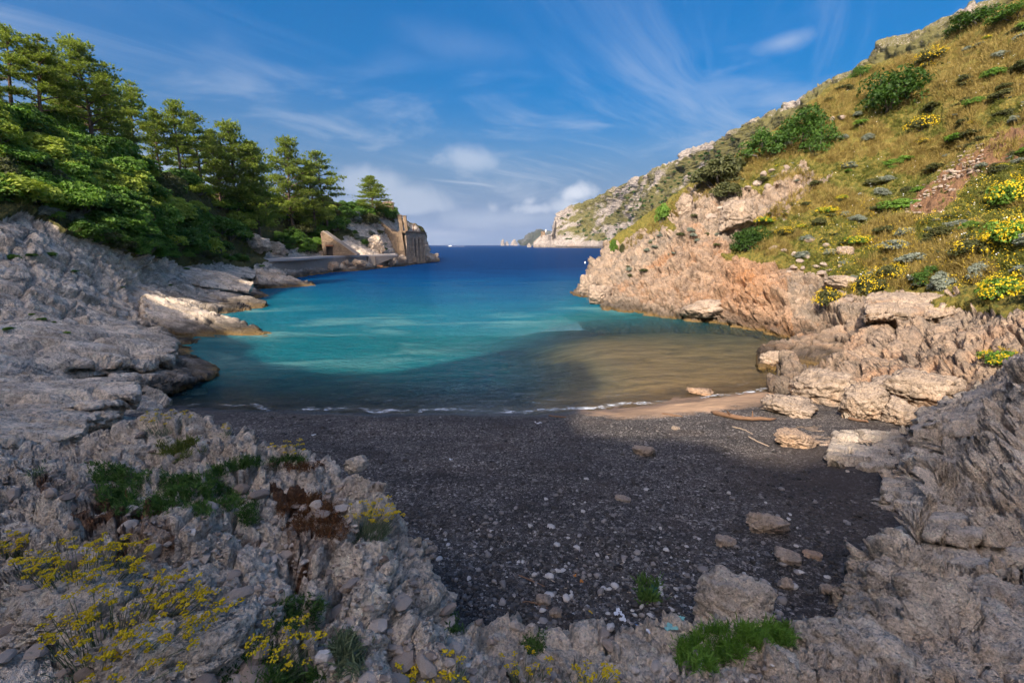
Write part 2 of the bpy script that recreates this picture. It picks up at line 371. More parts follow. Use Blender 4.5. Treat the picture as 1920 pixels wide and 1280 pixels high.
def sea_mat():
    m, g = new_mat('sea_water')
    co = g.n('ShaderNodeTexCoord').outputs['Object']
    dep = g.attr('depth')
    col = g.ramp(g.math('DIVIDE', dep, 20.0), [(0.0, (0.015, 0.055, 0.09)), (0.03, (0.015, 0.085, 0.105)), (0.08, (0.006, 0.16, 0.175)), (0.16, (0.002, 0.15, 0.215)), (0.32, (0.0008, 0.09, 0.20)),
                                       (0.60, (0.0004, 0.050, 0.165)), (1.0, (0.0004, 0.028, 0.11))])
    pale = g.remap(g.noise(g.scale(co, (0.6, 1.5, 1)), 0.16, 4, 0.6, 0.6), 0.50, 0.66)
    pale = g.math('MULTIPLY', pale, g.remap(dep, 1.0, 2.2, 0, 1)); pale = g.math('MULTIPLY', pale, g.remap(dep, 2.8, 4.6, 0.75, 0))
    col = g.mix(pale, col, (0.16, 0.36, 0.33))
    patch = g.noise(co, 0.16, 4, 0.6)
    col = g.mix(g.remap(patch, 0.55, 0.72, 0, 0.35), col, g.mix(1.0, col, (0.35, 0.45, 0.5), 'MULTIPLY'))
    op = g.math('SUBTRACT', 1.0, g.math('POWER', 2.718, g.math('MULTIPLY', dep, -1.05)))
    # ripples
    r1 = g.noise(g.scale(co, (0.55, 1.15, 1), (0, 0, R(12))), 2.3, 4, 0.6, 0.5)
    r2 = g.noise(g.scale(co, (0.7, 1.3, 1), (0, 0, R(-22))), 5.0, 3, 0.6, 0.4)
    r3 = g.noise(g.scale(co, (0.4, 1.0, 1), (0, 0, R(8))), 0.22, 3, 0.6, 0.5)
    h = g.math('ADD', g.math('ADD', g.math('MULTIPLY', r1, 1.0), g.math('MULTIPLY', r2, 0.42)), g.math('MULTIPLY', r3, 1.6))
    nm = g.bump(h, 1.0, 0.42)
    dif = g.n('ShaderNodeBsdfDiffuse'); g.set(dif.inputs[0], col); g.set(dif.inputs[2], nm)
    tr = g.n('ShaderNodeBsdfTransparent'); g.set(tr.inputs[0], g.mix(op, (0.97, 0.96, 0.80), (0.48, 0.84, 0.60)))
    body = g.n('ShaderNodeMixShader'); g.set(body.inputs[0], op); g.set(body.inputs[1], tr.outputs[0]); g.set(body.inputs[2], dif.outputs[0])
    gl = g.n('ShaderNodeBsdfGlossy'); gl.inputs['Roughness'].default_value = 0.14; g.set(gl.inputs['Normal'], nm)
    fr = g.n('ShaderNodeFresnel'); fr.inputs[0].default_value = 1.33; g.set(fr.inputs['Normal'], nm)
    fk = g.math('MINIMUM', fr.outputs[0], g.remap(dep, 2.0, 11.0, 0.75, 0.13))
    wat = g.n('ShaderNodeMixShader'); g.set(wat.inputs[0], fk); g.set(wat.inputs[1], body.outputs[0]); g.set(wat.inputs[2], gl.outputs[0])
    # foam where the wash runs out
    fo = g.noise(g.scale(co, (0.6, 1.3, 1)), 3.2, 6, 0.72, 1.2)
    ff = g.remap(g.math('ADD', g.attr('foam'), g.math('MULTIPLY', g.math('SUBTRACT', fo, 0.5), 1.5)), 0.62, 0.85)
    fd = g.n('ShaderNodeBsdfDiffuse'); fd.inputs[0].default_value = (0.78, 0.80, 0.82, 1)
    al = g.n('ShaderNodeMixShader'); g.set(al.inputs[0], ff); g.set(al.inputs[1], wat.outputs[0]); g.set(al.inputs[2], fd.outputs[0])
    o = g.n('ShaderNodeOutputMaterial'); g.set(o.inputs[0], al.outputs[0])
    return m
M['sea'] = sea_mat()

def plain(name, col, rough=0.85, var=0.25, sc=6.0, bump=0.0, spec=0.3):
    m, g = new_mat(name); co = g.n('ShaderNodeTexCoord').outputs['Object']
    n = g.noise(co, sc, 5, 0.65)
    c = g.mix(n, [a * (1 - var) for a in col], [min(1, a * (1 + var)) for a in col])
    finish(g, c, rough, g.bump(n, bump, 0.1) if bump else None, spec); return m
def leaf_mat(name, dark, light, trans=0.35, rough=0.55, hue=0.0):
    """leaf colour varies from leaf to leaf (attribute tint) and from plant to plant"""
    m, g = new_mat(name)
    t = g.attr('tint'); oi = g.n('ShaderNodeObjectInfo').outputs['Random']
    f = g.math('ADD', g.math('MULTIPLY', t, 0.75), g.math('MULTIPLY', oi, 0.3), clamp=True)
    c = g.mix(f, dark, light)
    b = g.n('ShaderNodeBsdfPrincipled'); g.set(b.inputs['Base Color'], c); b.inputs['Roughness'].default_value = rough; b.inputs['Specular IOR Level'].default_value = 0.25
    tl = g.n('ShaderNodeBsdfTranslucent'); g.set(tl.inputs[0], g.mix(1.0, c, (1.25, 1.3, 0.7), 'MULTIPLY'))
    mx = g.n('ShaderNodeMixShader'); mx.inputs[0].default_value = trans; g.set(mx.inputs[1], b.outputs[0]); g.set(mx.inputs[2], tl.outputs[0])
    o = g.n('ShaderNodeOutputMaterial'); g.set(o.inputs[0], mx.outputs[0]); return m
M['bark'] = plain('pine_bark', (0.16, 0.105, 0.075), 0.95, 0.4, 9, 0.6)
M['twig'] = plain('grey_twigs', (0.16, 0.14, 0.12), 0.95, 0.3, 12)
M['pine'] = leaf_mat('pine_needles', (0.07, 0.11, 0.025), (0.34, 0.40, 0.075), 0.5)
M['maquis'] = leaf_mat('dark_green_leaves', (0.035, 0.085, 0.016), (0.13, 0.24, 0.035))
M['mastic'] = leaf_mat('mastic_leaves', (0.018, 0.048, 0.010), (0.075, 0.15, 0.02))
M['green'] = leaf_mat('bright_green_leaves', (0.065, 0.14, 0.022), (0.22, 0.37, 0.055))
M['spurge'] = leaf_mat('yellow_green_leaves', (0.16, 0.23, 0.025), (0.46, 0.52, 0.08))
M['olive'] = leaf_mat('olive_leaves', (0.06, 0.075, 0.03), (0.15, 0.15, 0.055))
M['silver'] = leaf_mat('silver_leaves', (0.13, 0.15, 0.11), (0.33, 0.36, 0.29), 0.2, 0.8)
M['grass_dry'] = leaf_mat('dry_grass_blades', (0.16, 0.115, 0.032), (0.46, 0.35, 0.11), 0.3, 0.7)
M['grass_green'] = leaf_mat('green_grass_blades', (0.07, 0.09, 0.018), (0.27, 0.27, 0.06), 0.35, 0.7)
M['mat_green'] = leaf_mat('samphire_leaves', (0.02, 0.05, 0.012), (0.13, 0.22, 0.05), 0.3)
M['dead'] = leaf_mat('dead_brown_stalks', (0.09, 0.035, 0.015), (0.24, 0.11, 0.045), 0.1, 0.9)
M['yellow'] = leaf_mat('yellow_petals', (0.62, 0.40, 0.01), (0.88, 0.66, 0.03), 0.2, 0.7)
M['white_petal'] = leaf_mat('white_petals', (0.7, 0.7, 0.66), (0.85, 0.85, 0.8), 0.2, 0.7)
M['sage'] = leaf_mat('grey_green_stalks', (0.10, 0.13, 0.06), (0.26, 0.29, 0.16), 0.2, 0.8)

# ------------------------------------------------------------------ terrain helpers
BV = {}
def register(name, G, step=2):
    g = G[::step, ::step]; nu, nv = g.shape[:2]
    BV[name] = BVHTree.FromPolygons(g.reshape(-1, 3).tolist(), grid_faces(nu, nv).tolist())
def pix(V):
    d = np.asarray(V) - CAM; sp, cp = math.sin(PITCH), math.cos(PITCH)
    t = d[:, 1] * cp - d[:, 2] * sp; yc = d[:, 1] * sp + d[:, 2] * cp
    t = np.where(np.abs(t) < 1e-3, 1e-3, t)
    return 960 + FPX * d[:, 0] / t, 640 - FPX * yc / t, t
def in_poly(u, v, poly):
    inside = np.zeros(len(u), bool); x0, y0 = poly[-1]
    for x1, y1 in poly:
        c = ((y0 > v) != (y1 > v)) & (u < (x1 - x0) * (v - y0) / (y1 - y0 + 1e-9) + x0)
        inside ^= c; x0, y0 = x1, y1
    return inside
def cast(u, v, names=None):
    """first terrain hit of a photo pixel's ray: point, normal, depth"""
    d = px_dir(u, v); best = None
    for k, b in BV.items():
        if names and k not in names: continue
        h = b.ray_cast(Vector(CAM), Vector(d))
        if h[0] is not None:
            t = h[3] / np.linalg.norm(d)
            if best is None or t < best[2]: best = (np.array(h[0]), np.array(h[1]), t, k)
    if best is not None and best[1] @ d > 0: best = (best[0], -best[1], best[2], best[3])
    return best
def drop(x, y, names=None, z0=80.0):
    """terrain height below a point"""
    best = None
    for k, b in BV.items():
        if names and k not in names: continue
        h = b.ray_cast(Vector((x, y, z0)), Vector((0, 0, -1)))
        if h[0] is not None and (best is None or h[0].z > best[0][2]): best = (np.array(h[0]), np.array(h[1]))
    if best is not None and best[1][2] < 0: best = (best[0], -best[1])
    return best
def blocks(p, size, bed=(0, 0, 1), flat=2.0, warp=0.25, seed=0.0, tilt=0.9):
    """broken-rock relief: tilted plates of random height parted by cracks; flat > 1 makes thin beds along bed"""
    n = np.array(bed, float); n /= np.linalg.norm(n)
    q = p / size + seed
    q = q + warp * np.stack([perlin(q * 1.3 + 5), perlin(q * 1.3 + 31), perlin(q * 1.3 + 77)], 1)
    q = q + (q @ n)[:, None] * n * (flat - 1)
    f1, f2, cid, dv = worley(q, True)
    g = _grad[(cid * 255 + 0.5).astype(int) * 7 % 256]
    return (cid - 0.5) + tilt * (dv * g).sum(1), sstep(0.13, 0.02, f2 - f1), f1
def strata(p, bed, thick, warp=0.6):
    n = np.array(bed, float); n /= np.linalg.norm(n)
    s = (p @ n) / thick + warp * fbm(p / (thick * 7), 3) * 2
    fr = s - np.floor(s); r = _rand3[(np.floor(s).astype(int) * 37) & 255, 0]
    return (r - 0.5) * sstep(0.0, 0.12, fr) * sstep(1.0, 0.80, fr) - 0.5 * (sstep(0.14, 0.0, fr))
def loft(rows, nu, nv, wu=None, wv=None):
    """rows (k,m,3) control points -> (nu,nv,3)"""
    A = np.asarray(rows, float)
    pu = spacing(wu, nu) if wu is not None else None; pv = spacing(wv, nv) if wv is not None else None
    A = catmull(A, nu, pu)
    return np.swapaxes(catmull(np.swapaxes(A, 0, 1), nv, pv), 0, 1)
def displace(G, d):
    n = grid_normals(G); return G + n * d.reshape(G.shape[:2])[..., None]
def crop(V, f, m=420):
    """keep the faces that this view and its neighbours can see"""
    u, v, t = pix(V); ok = (t > 0.3) & (u > -m) & (u < 1920 + m) & (v > -m) & (v < 1280 + m)
    return f[ok[f].any(1)]
def tide_attrs(V, lo=0.25, hi=0.9):
    w = 0.35 * fbm(V * 0.8, 3)
    return dict(tide=sstep(hi + 0.5, hi * 0.4, V[:, 2] + w) * sstep(-0.6, lo, V[:, 2] + w * 0.5), algae=sstep(lo + 0.12, 0.02, V[:, 2] + w * 0.3) * 0.8)

# ------------------------------------------------------------------ beach and sea bed (one sheet)
XS = np.array([-60, -30, -13.5, -6.6, 0.8, 3.9, 7.5, 11.5, 18, 60.]); YS = np.array([19.5, 19, 18.2, 17.6, 17.4, 18.0, 19.2, 20.4, 22, 24.])
def shore_y(x): return np.interp(x, XS, YS)
def ground_z(x, y):
    s = y - shore_y(x)
    z = np.interp(s, [-16, -12, -7, -2.2, -1.0, 0, 1.5, 6, 14, 30, 60, 130], [2.0, 1.75, 1.15, 0.52, 0.26, 0, -0.22, -0.9, -2.0, -4.2, -9, -22])
    z = z + np.where(s > 0, 0.35 * sstep(0, 8, s) * sstep(1.0, 9, x), 0) * np.minimum(s * 0.1, 2.5)
    z = np.where(s > 0, z * (1 - 0.62 * sstep(0.5, 8, x + 0.15 * s) * sstep(34, 12, s)), z)
    return z
def build_beach():
    xs = np.linspace(-30, 30, 330); ys = np.concatenate([np.linspace(2.5, 22, 260), 22 + np.linspace(0.25, 1, 60) ** 2.2 * 120])
    X, Y = np.meshgrid(xs * 1.0, ys, indexing='ij')
    X = X * np.where(Y > 22, 1 + (Y - 22) / 40, 1)
    Z = ground_z(X, Y); p = np.stack([X, Y, Z], -1).reshape(-1, 3)
    p[:, 2] += 0.06 * fbm(p * 0.5, 4) + 0.03 * fbm(p * 2.2, 4)
    u, v, t = pix(p)
    s = p[:, 1] - shore_y(p[:, 0])
    sand = np.maximum(sstep(0.5, 4.5, p[:, 0] + s * 0.4) * sstep(-4.5, -1.2, s), sstep(0.0, 1.0, s) * sstep(-2, 4, p[:, 0]) + 0.5 * sstep(6, 9, s))
    earth = sstep(3.5, 6.0, p[:, 0]) * sstep(-6, -9, s) * 0.6
    wet = sstep(-1.3, -0.2, s + 0.5 * fbm(p * 0.7, 2)) * sstep(3, 0.5, s)
    me = mesh_np('beach', p, grid_faces(len(xs), len(ys)), attrs=dict(sand=sand, wet=wet, earth=earth))
    o = link('beach', me, M['beach']); tag(o, kind='structure'); register('beach', p.reshape(len(xs), len(ys), 3), 2)
build_beach()

def build_sea():
    th = np.linspace(R(-100), R(100), 420)
    r = np.concatenate([np.geomspace(14, 260, 240), np.geomspace(270, 14000, 40)])
    T, Rr = np.meshgrid(th, r, indexing='ij')
    p = np.stack([np.sin(T) * Rr, np.cos(T) * Rr, 0 * T], -1).reshape(-1, 3)
    near = p[:, 1] < 400
    z = np.where(near, ground_z(p[:, 0], p[:, 1]), -30)
    dep = np.clip(-z, 0, 30)
    # shallows run out along both sides of the cove
    u, v, t = pix(p)
    s = p[:, 1] - shore_y(p[:, 0])
    dl = np.clip(-(p[:, 0] + 5 + 0.15 * p[:, 1]), 0, 60); 
    dep = dep * (1 - 0.30 * sstep(4, 18, dl) * sstep(130, 60, p[:, 1]))
    dep *= (1 - 0.55 * np.exp(-((p[:, 0] - (2 - 0.3 * (p[:, 1] - 30))) / 9.0) ** 2 - ((p[:, 1] - 30) / 6.0) ** 2))
    dep *= 1 + 0.18 * fbm(p * np.array([0.07, 0.11, 0.1]), 3)
    dep *= 1 + 0.9 * sstep(3, -3, p[:, 0]) * sstep(20, 5, s)
    dep *= 1 - 0.25 * sstep(1, 7, p[:, 0]) * sstep(30, 10, s)
    dep = np.where(s < 0, 0, dep)
    sw = s + 0.55 * fbm(np.stack([p[:, 0] * 0.45, p[:, 1] * 0.2, 0 * s], 1), 3)
    foam = np.exp(-((sw - 0.25) / 0.4) ** 2) * 0.66 + np.exp(-((sw - 1.5) / 0.8) ** 2) * 0.50 * (np.sin(p[:, 0] * 0.6) > -0.3)
    foam *= sstep(-20, -12, p[:, 0]) * sstep(22, 10, p[:, 0]) * sstep(60, 30, p[:, 1])
    p[:, 2] = np.where(near, 0.025 * fbm(np.stack([p[:, 0] * 0.5, p[:, 1] * 0.9, 0 * s], 1), 3) * sstep(-0.3, 3, s), 0)
    me = mesh_np('sea', p, grid_faces(len(th), len(r)), attrs=dict(depth=dep, foam=foam))
    tag(link('sea', me, M['sea']), kind='structure')
build_sea()

# ------------------------------------------------------------------ right hill: one loft from the waterline to the crest
def station(pts, zlow=-3.0, back=14.0, fall=-3.0):
    q = [P(*a) for a in pts]
    b = q[0].copy(); b[2] = zlow; out = q[-1] - CAM; out[2] = 0; out /= np.linalg.norm(out)
    e = q[-1] + out * back; e[2] += fall
    inward = q[0] - q[1]; inward[2] = 0; inward /= np.linalg.norm(inward) + 1e-9
    return [b + inward * 1.5] + q + [e]
W = lambda u, v: (u, v, TZ(u, v))
RS = [
 station([W(1083, 545), (1092, 530, 68.5), (1105, 512, 70), (1122, 492, 72), (1138, 476, 75), (1148, 466, 79)]),
 station([W(1105, 563), (1118, 535, 59), (1140, 505, 62), (1165, 470, 67), (1182, 445, 72), (1195, 425, 78)]),
 station([W(1150, 580), (1175, 540, 50.5), (1200, 490, 54), (1225, 445, 60), (1240, 410, 66), (1250, 385, 73)]),
 station([W(1220, 592), (1245, 540, 46), (1270, 475, 49), (1290, 410, 54), (1300, 365, 60), (1305, 348, 68)]),
 station([W(1330, 606), (1350, 550, 41.5), (1375, 475, 44.5), (1390, 390, 50), (1398, 310, 57), (1400, 285, 65)]),
 station([W(1420, 628), (1450, 565, 36), (1475, 495, 39), (1500, 410, 44), (1530, 275, 52), (1553, 168, 62)]),
 station([W(1470, 660), (1530, 610, 30.5), (1580, 545, 33), (1630, 450, 38), (1680, 295, 46), (1725, 88, 60)]),
 station([(1450, 735, 20.8), (1560, 680, 23.5), (1660, 600, 26), (1740, 500, 30), (1810, 325, 37), (1880, 12, 52)]),
 station([(1560, 830, 12.8), (1690, 745, 14.0), (1800, 640, 16.8), (1900, 520, 22.5), (2010, 320, 29), (2130, -60, 42)]),
 station([(1700, 915, 9.6), (1800, 830, 10.0), (1920, 720, 11.2), (2080, 570, 13.5), (2300, 330, 21), (2550, -100, 32)]),
 station([(1640, 1010, 7.7), (1800, 960, 7.55), (1980, 860, 7.6), (2200, 700, 9.3), (2600, 420, 12.5), (3100, 0, 20)]),
 station([(1600, 1105, 6.45), (1800, 1085, 6.1), (2050, 1040, 5.9), (2500, 900, 6.0), (3200, 600, 7), (4200, 100, 10)]),
 station([(1660, 1200, 5.6), (1840, 1195, 5.1), (2060, 1180, 4.9), (2500, 1080, 4.8), (3200, 850, 5.2), (4200, 400, 7)]),
 station([(1700, 1330, 4.7), (1880, 1330, 4.2), (2080, 1320, 4.0), (2500, 1250, 3.9), (3200, 1100, 4), (4200, 700, 5)]),
]
far = np.array(RS[0]) + np.array([14, 26, 0]); far2 = np.array(RS[0]) + np.array([40, 60, 0])
RS = [far2, far] + [np.array(s) for s in RS]
# rock shows on the cliff by the water; scrub and grass cover what lies above this line (photo pixels)
VEG_R = [(1150, 470), (1200, 440), (1255, 425), (1290, 355), (1370, 345), (1440, 350), (1500, 300), (1560, 330), (1470, 400), (1420, 415), (1365, 455), (1390, 480), (1480, 500), (1540, 520), (1600, 560), (1700, 545), (1800, 530), (1860, 560), (1920, 575), (2300, 560), (2600, -400), (1000, -400)]
def build_right():
    wu = [0.5, 0.8, 1, 1.6, 2, 2.6, 2.6, 2.4, 2.6, 2.6, 2.4, 2.2, 2.0, 1.2, 0.8]; wv = [0.4, 1.5, 1.6, 1.6, 1.5, 1.1, 0.3]
    G = loft(RS, 960, 420, wu, wv)
    if grid_normals(G)[400, 200] @ (CAM - G[400, 200]) < 0: flip = True
    else: flip = False
    p = G.reshape(-1, 3); u, v, t = pix(p)
    n1 = 26 * fbm(p * 0.13, 4); n2 = 26 * fbm(p * 0.13 + 50, 4)
    veg = in_poly(u + n1, v + n2, VEG_R).astype(float)
    veg = np.where(t < 1, 0, veg)
    near = sstep(17, 9, np.linalg.norm(p[:, :2], axis=1))
    bed = np.array([-0.35, -0.25, 0.9])
    sc = 1 - 0.25 * near
    d = 1.0 * fbm(p / 9.0, 3) * (1 - 0.5 * near)
    b1, c1, _ = blocks(p, 2.6, bed, 2.4, tilt=0.6); b2, c2, _ = blocks(p, 0.95, bed, 1.8, seed=9.0); b3, c3, _ = blocks(p, 0.42, bed, 1.4, seed=29.0)
    rock = (0.85 * b1 - 0.6 * c1 + 0.36 * b2 - 0.36 * c2 + 0.14 * b3 - 0.14 * c3 + 0.30 * strata(p, bed, 0.9) + 0.05 * ridged(p * 1.1, 3)) * sc
    soft = 0.35 * fbm(p * 0.6, 4) + 0.1 * fbm(p * 2.5, 3)
    ledge = sstep(1400, 1460, u) * sstep(545, 580, v) * sstep(900, 780, v)
    bed2 = np.array([-0.16, -0.10, 0.98]); lm = sstep(-0.2, 0.3, fbm(p * 0.35, 3))
    rock = rock * (1 - 0.45 * ledge) + ledge * (1.25 * strata(p, bed2, 0.85, 0.45) + 0.35 * lm * strata(p, bed2, 0.37, 0.5) - 0.25)
    # the washed sand ramp at the right front is smoother
    smooth_r = in_poly(u + 0.4 * n1, v + 0.4 * n2, [(1700, 1075), (1850, 1060), (2100, 1090), (2100, 1300), (1750, 1300), (1850, 1180), (1720, 1150)]).astype(float)
    nz_ = sstep(17, 13, t) * (t > 0); b4, c4, _ = blocks(p, 0.30, bed, 1.5, seed=41.0); b5, c5, _ = blocks(p, 0.12, bed, 1.2, seed=51.0)
    fine = nz_ * (0.10 * b4 - 0.13 * c4 + 0.035 * b5 - 0.04 * c5 + 0.03 * ridged(p * 5, 3))
    d = d + (rock + fine) * (1 - 0.85 * veg) * (1 - 0.75 * smooth_r) + soft * veg
    n = grid_normals(G); 
    if flip: n = -n
    G2 = G + n * d.reshape(G.shape[:2])[..., None]
    V = G2.reshape(-1, 3)
    warm = np.exp(-(((u - 1405) / 60) ** 2 + ((v - 530) / 70) ** 2)) * 0.5 + 0.35 * in_poly(u, v, [(1300, 420), (1480, 500), (1480, 620), (1250, 580), (1120, 540)]) + 0.30 * sstep(1400, 1500, u) * sstep(560, 600, v) * sstep(800, 740, v)
    soil = np.maximum(0 * smooth_r, in_poly(u + n1, v + n2, [(1705, 385), (1760, 325), (1815, 285), (1880, 240), (1960, 225), (1960, 262), (1880, 300), (1800, 352), (1775, 405), (1705, 408)]) * 1.0)
    soil = np.maximum(soil, 0.8 * in_poly(u + 0.5 * n1, v + 0.5 * n2, [(1500, 770), (1700, 790), (1640, 815), (1480, 830)]))
    veg = np.where(soil > 0.9, 0, veg)
    ta = tide_attrs(V)
    V[:, 2] += np.where(soil > 0.9, 0.30 * ridged(p * 0.8, 4) - 0.1, 0)
    seaside = sstep(14, 20, V[:, 1])
    at = dict(veg=veg, warm=warm, soil=soil, tide=ta['tide'] * seaside * 0.75, algae=ta['algae'] * seaside)
    f = grid_faces(*G.shape[:2])
    if flip: f = f[:, ::-1]
    f = crop(V, f); nearf = (t[f].mean(1) < 15.2) & (t[f].min(1) > 0) & (veg[f].mean(1) < 0.5)
    tag(link('right_hillside', mesh_np('right_hillside', V, f[~nearf], attrs=at), M['rock_right']), kind='structure')
    idx = np.unique(f[nearf]); mp = np.zeros(len(V), int); mp[idx] = np.arange(len(idx))
    tag(link('right_shore_rock', mesh_np('right_shore_rock', V[idx], mp[f[nearf]], attrs=dict(warm=0.25 * np.ones(len(idx)), soil=0.35 * smooth_r[idx])), M['rock_fore']), kind='structure')  # same limestone as the hillside, in the lighter copy for shaded rock
    register('right', G2, 3)
build_right()

# ------------------------------------------------------------------ left shore and wooded hill
LS = [
 station([(-100, 850, 8), (-250, 760, 9.5), (-420, 680, 11), (-650, 560, 14), (-1000, 400, 18), (-1700, 60, 22)], 0.5),
 station([(150, 842, 9.3), (60, 770, 11.5), (-60, 670, 15), (-200, 530, 20), (-420, 380, 26), (-700, 120, 34)], 0.0),
 station([(265, 795, 13.6), (150, 725, 16), (40, 620, 20), (-60, 480, 27), (-150, 350, 33), (-260, 120, 43)], -1),
 station([W(345, 766), (260, 695, 21.5), (150, 600, 26.5), (50, 440, 32), (0, 335, 37), (-60, 190, 45)]),
 station([W(400, 702), (330, 645, 28), (230, 570, 33), (150, 425, 40), (100, 325, 46), (60, 210, 54)]),
 station([W(375, 646), (330, 602, 36), (280, 540, 41), (270, 460, 46), (230, 350, 53), (180, 262, 62)]),
 station([W(470, 578), (415, 547, 54), (370, 505, 58), (350, 467, 60), (330, 390, 67), (300, 318, 78)]),
 station([W(500, 537), (490, 515, 80), (470, 495, 82), (440, 480, 84), (420, 420, 91), (410, 352, 102)]),
 station([W(600, 514), (595, 500, 112), (580, 490, 115), (570, 474, 118), (540, 430, 125), (520, 372, 134)]),
 station([W(680, 507), (680, 498, 126), (685, 488, 131), (690, 478, 136), (662, 430, 143), (640, 387, 150)]),
 station([W(750, 500), (750, 493, 150), (750, 486, 154), (748, 477, 158), (738, 435, 163), (722, 392, 168)]),
 station([W(790, 494), (786, 488, 175), (784, 481, 178), (778, 468, 182), (768, 435, 186), (754, 408, 190)]),
 station([W(822, 488), (813, 483, 209), (806, 478, 210), (802, 470, 211), (798, 452, 213), (790, 433, 215)]),
]
LS = [np.array(s) for s in LS]; LS.append(LS[-1] + np.array([-40, 50, 0])); LS.append(LS[-1] + np.array([-80, 50, 0]))
VEG_L = [(-900, 420), (-300, 400), (-60, 400), (60, 385), (140, 430), (215, 455), (290, 478), (380, 492), (470, 492), (560, 470), (640, 462), (668, 440), (650, 420), (700, 400), (760, 415), (800, 440), (900, 300), (0, -500), (-900, -600)]
def build_left():
    wu = [1.2, 1.5, 2, 2.4, 2.4, 2.2, 1.9, 1.5, 1.1, 1.1, 0.9, 0.7, 0.4, 0.3]; wv = [0.3, 1.6, 1.7, 1.6, 0.9, 0.8, 0.3]
    G = loft(LS, 620, 340, wu, wv); n = grid_normals(G)
    flip = n[300, 100] @ (CAM - G[300, 100]) < 0
    if flip: n = -n
    p = G.reshape(-1, 3); u, v, t = pix(p)
    n1 = 22 * fbm(p * 0.11, 4); n2 = 16 * fbm(p * 0.11 + 50, 4)
    veg = in_poly(u + n1, v + n2, VEG_L).astype(float)
    bed = np.array([0.36, -0.05, 0.93])
    ax = np.array([0.78, 0.55, -0.28]); ax /= np.linalg.norm(ax); pe = p - (p @ ax)[:, None] * ax * 0.72      # joints run down the dip
    b1, c1, _ = blocks(pe, 2.6, bed, 1.6, tilt=0.55); b2, c2, _ = blocks(pe, 0.95, bed, 1.4, seed=5.0, tilt=0.45); b3, c3, _ = blocks(p, 0.5, bed, 1.2, seed=15.0)
    rock = 0.95 * b1 - 0.9 * c1 + 0.25 * b2 - 0.32 * c2 + 0.035 * b3 - 0.03 * c3 + 1.5 * strata(p, bed, 0.9, 0.35) + 0.35 * strata(p, bed, 0.35, 0.3) + 0.03 * ridged(p * 0.9, 3)
    d = 0.3 * fbm(p / 10, 3) + (0.6 * rock - 0.3 - 0.45 * sstep(50, 30, t) * sstep(0.6, 1.8, p[:, 2])) * (1 - 0.7 * veg) + veg * 0.8 * fbm(p * 0.3, 4)
    V = (G + n * d.reshape(G.shape[:2])[..., None]); flat = V.reshape(-1, 3)
    ta = tide_attrs(flat); sea = sstep(19, 24, flat[:, 1])
    f = grid_faces(*G.shape[:2]); f = f[:, ::-1] if flip else f
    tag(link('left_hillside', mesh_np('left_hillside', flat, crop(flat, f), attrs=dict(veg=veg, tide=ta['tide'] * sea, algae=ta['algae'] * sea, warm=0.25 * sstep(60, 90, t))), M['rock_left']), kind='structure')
    register('left', V, 2)
build_left()

# ------------------------------------------------------------------ unseen hill behind the viewer, its crest shaped to cast the cove's shade
SH = np.array([SUN[0], SUN[1]]); SH = -SH / np.linalg.norm(SH); SQ = np.array([SH[1], -SH[0]])
def qa(q, a): return q * SQ + a * SH
TAN = math.tan(SUN_EL)
REACH = [(-95, 40), (-80, 42), (-70, 38), (-60, 33), (-50, 24), (-45, 20.5), (-38, 19.5), (-32, 18), (-26, 15), (-20, 15.5), (-16.9, 17), (-15.5, 24.5), (-11, 26.5), (-8, 21.5), (-5.6, 13.4), (-2.4, 14.8), (-0.7, 15.0), (0.8, 12.3), (2, 16.0), (4.1, 19.8), (6.2, 23), (10, 24), (13, 20), (17, 8), (24, 0), (40, -10)]
def crest_h(q):
    r = np.interp(q, [a for a, b in REACH], [b for a, b in REACH]); a0 = np.interp(q, [-95, -80, -70, -60, -45, -25, 40], [25, 18, 8, -6, -18, -42, -45])
    return a0, (r - a0) * TAN
def build_back():
    rows = []
    for q in np.linspace(-92, 40, 90):
        a0, h = crest_h(q); foot = a0 + np.interp(q, [-92, -60, -25, 40], [12, 14, 35, 36]); zf = np.interp(q, [-92, -60, -25, 40], [8, 6, 4.0, 4.2])
        r = []
        for a, z in ((foot + 4, zf - 2), (foot, zf), ((foot + a0) / 2, zf + (h - zf) * 0.55), (a0, h), (a0 - 6, h - 2.5), (a0 - 22, h - 14)):
            r.append([*qa(q, a), z])
        rows.append(r)
    G = loft(rows, 330, 90); n = grid_normals(G); flip = n[160, 45, 2] < 0
    if flip: n = -n
    p = G.reshape(-1, 3); d = 0.5 * fbm(p * 0.25, 4) + 0.2 * fbm(p * 0.9, 3)
    V = G + n * d.reshape(G.shape[:2])[..., None]
    f = grid_faces(*G.shape[:2]); f = f[:, ::-1] if flip else f
    tag(link('hillside_behind_the_viewer', mesh_np('hillside', V.reshape(-1, 3), f, attrs=dict(veg=np.full(len(p), 0.6))), M['rock_hill']), kind='structure')
build_back()

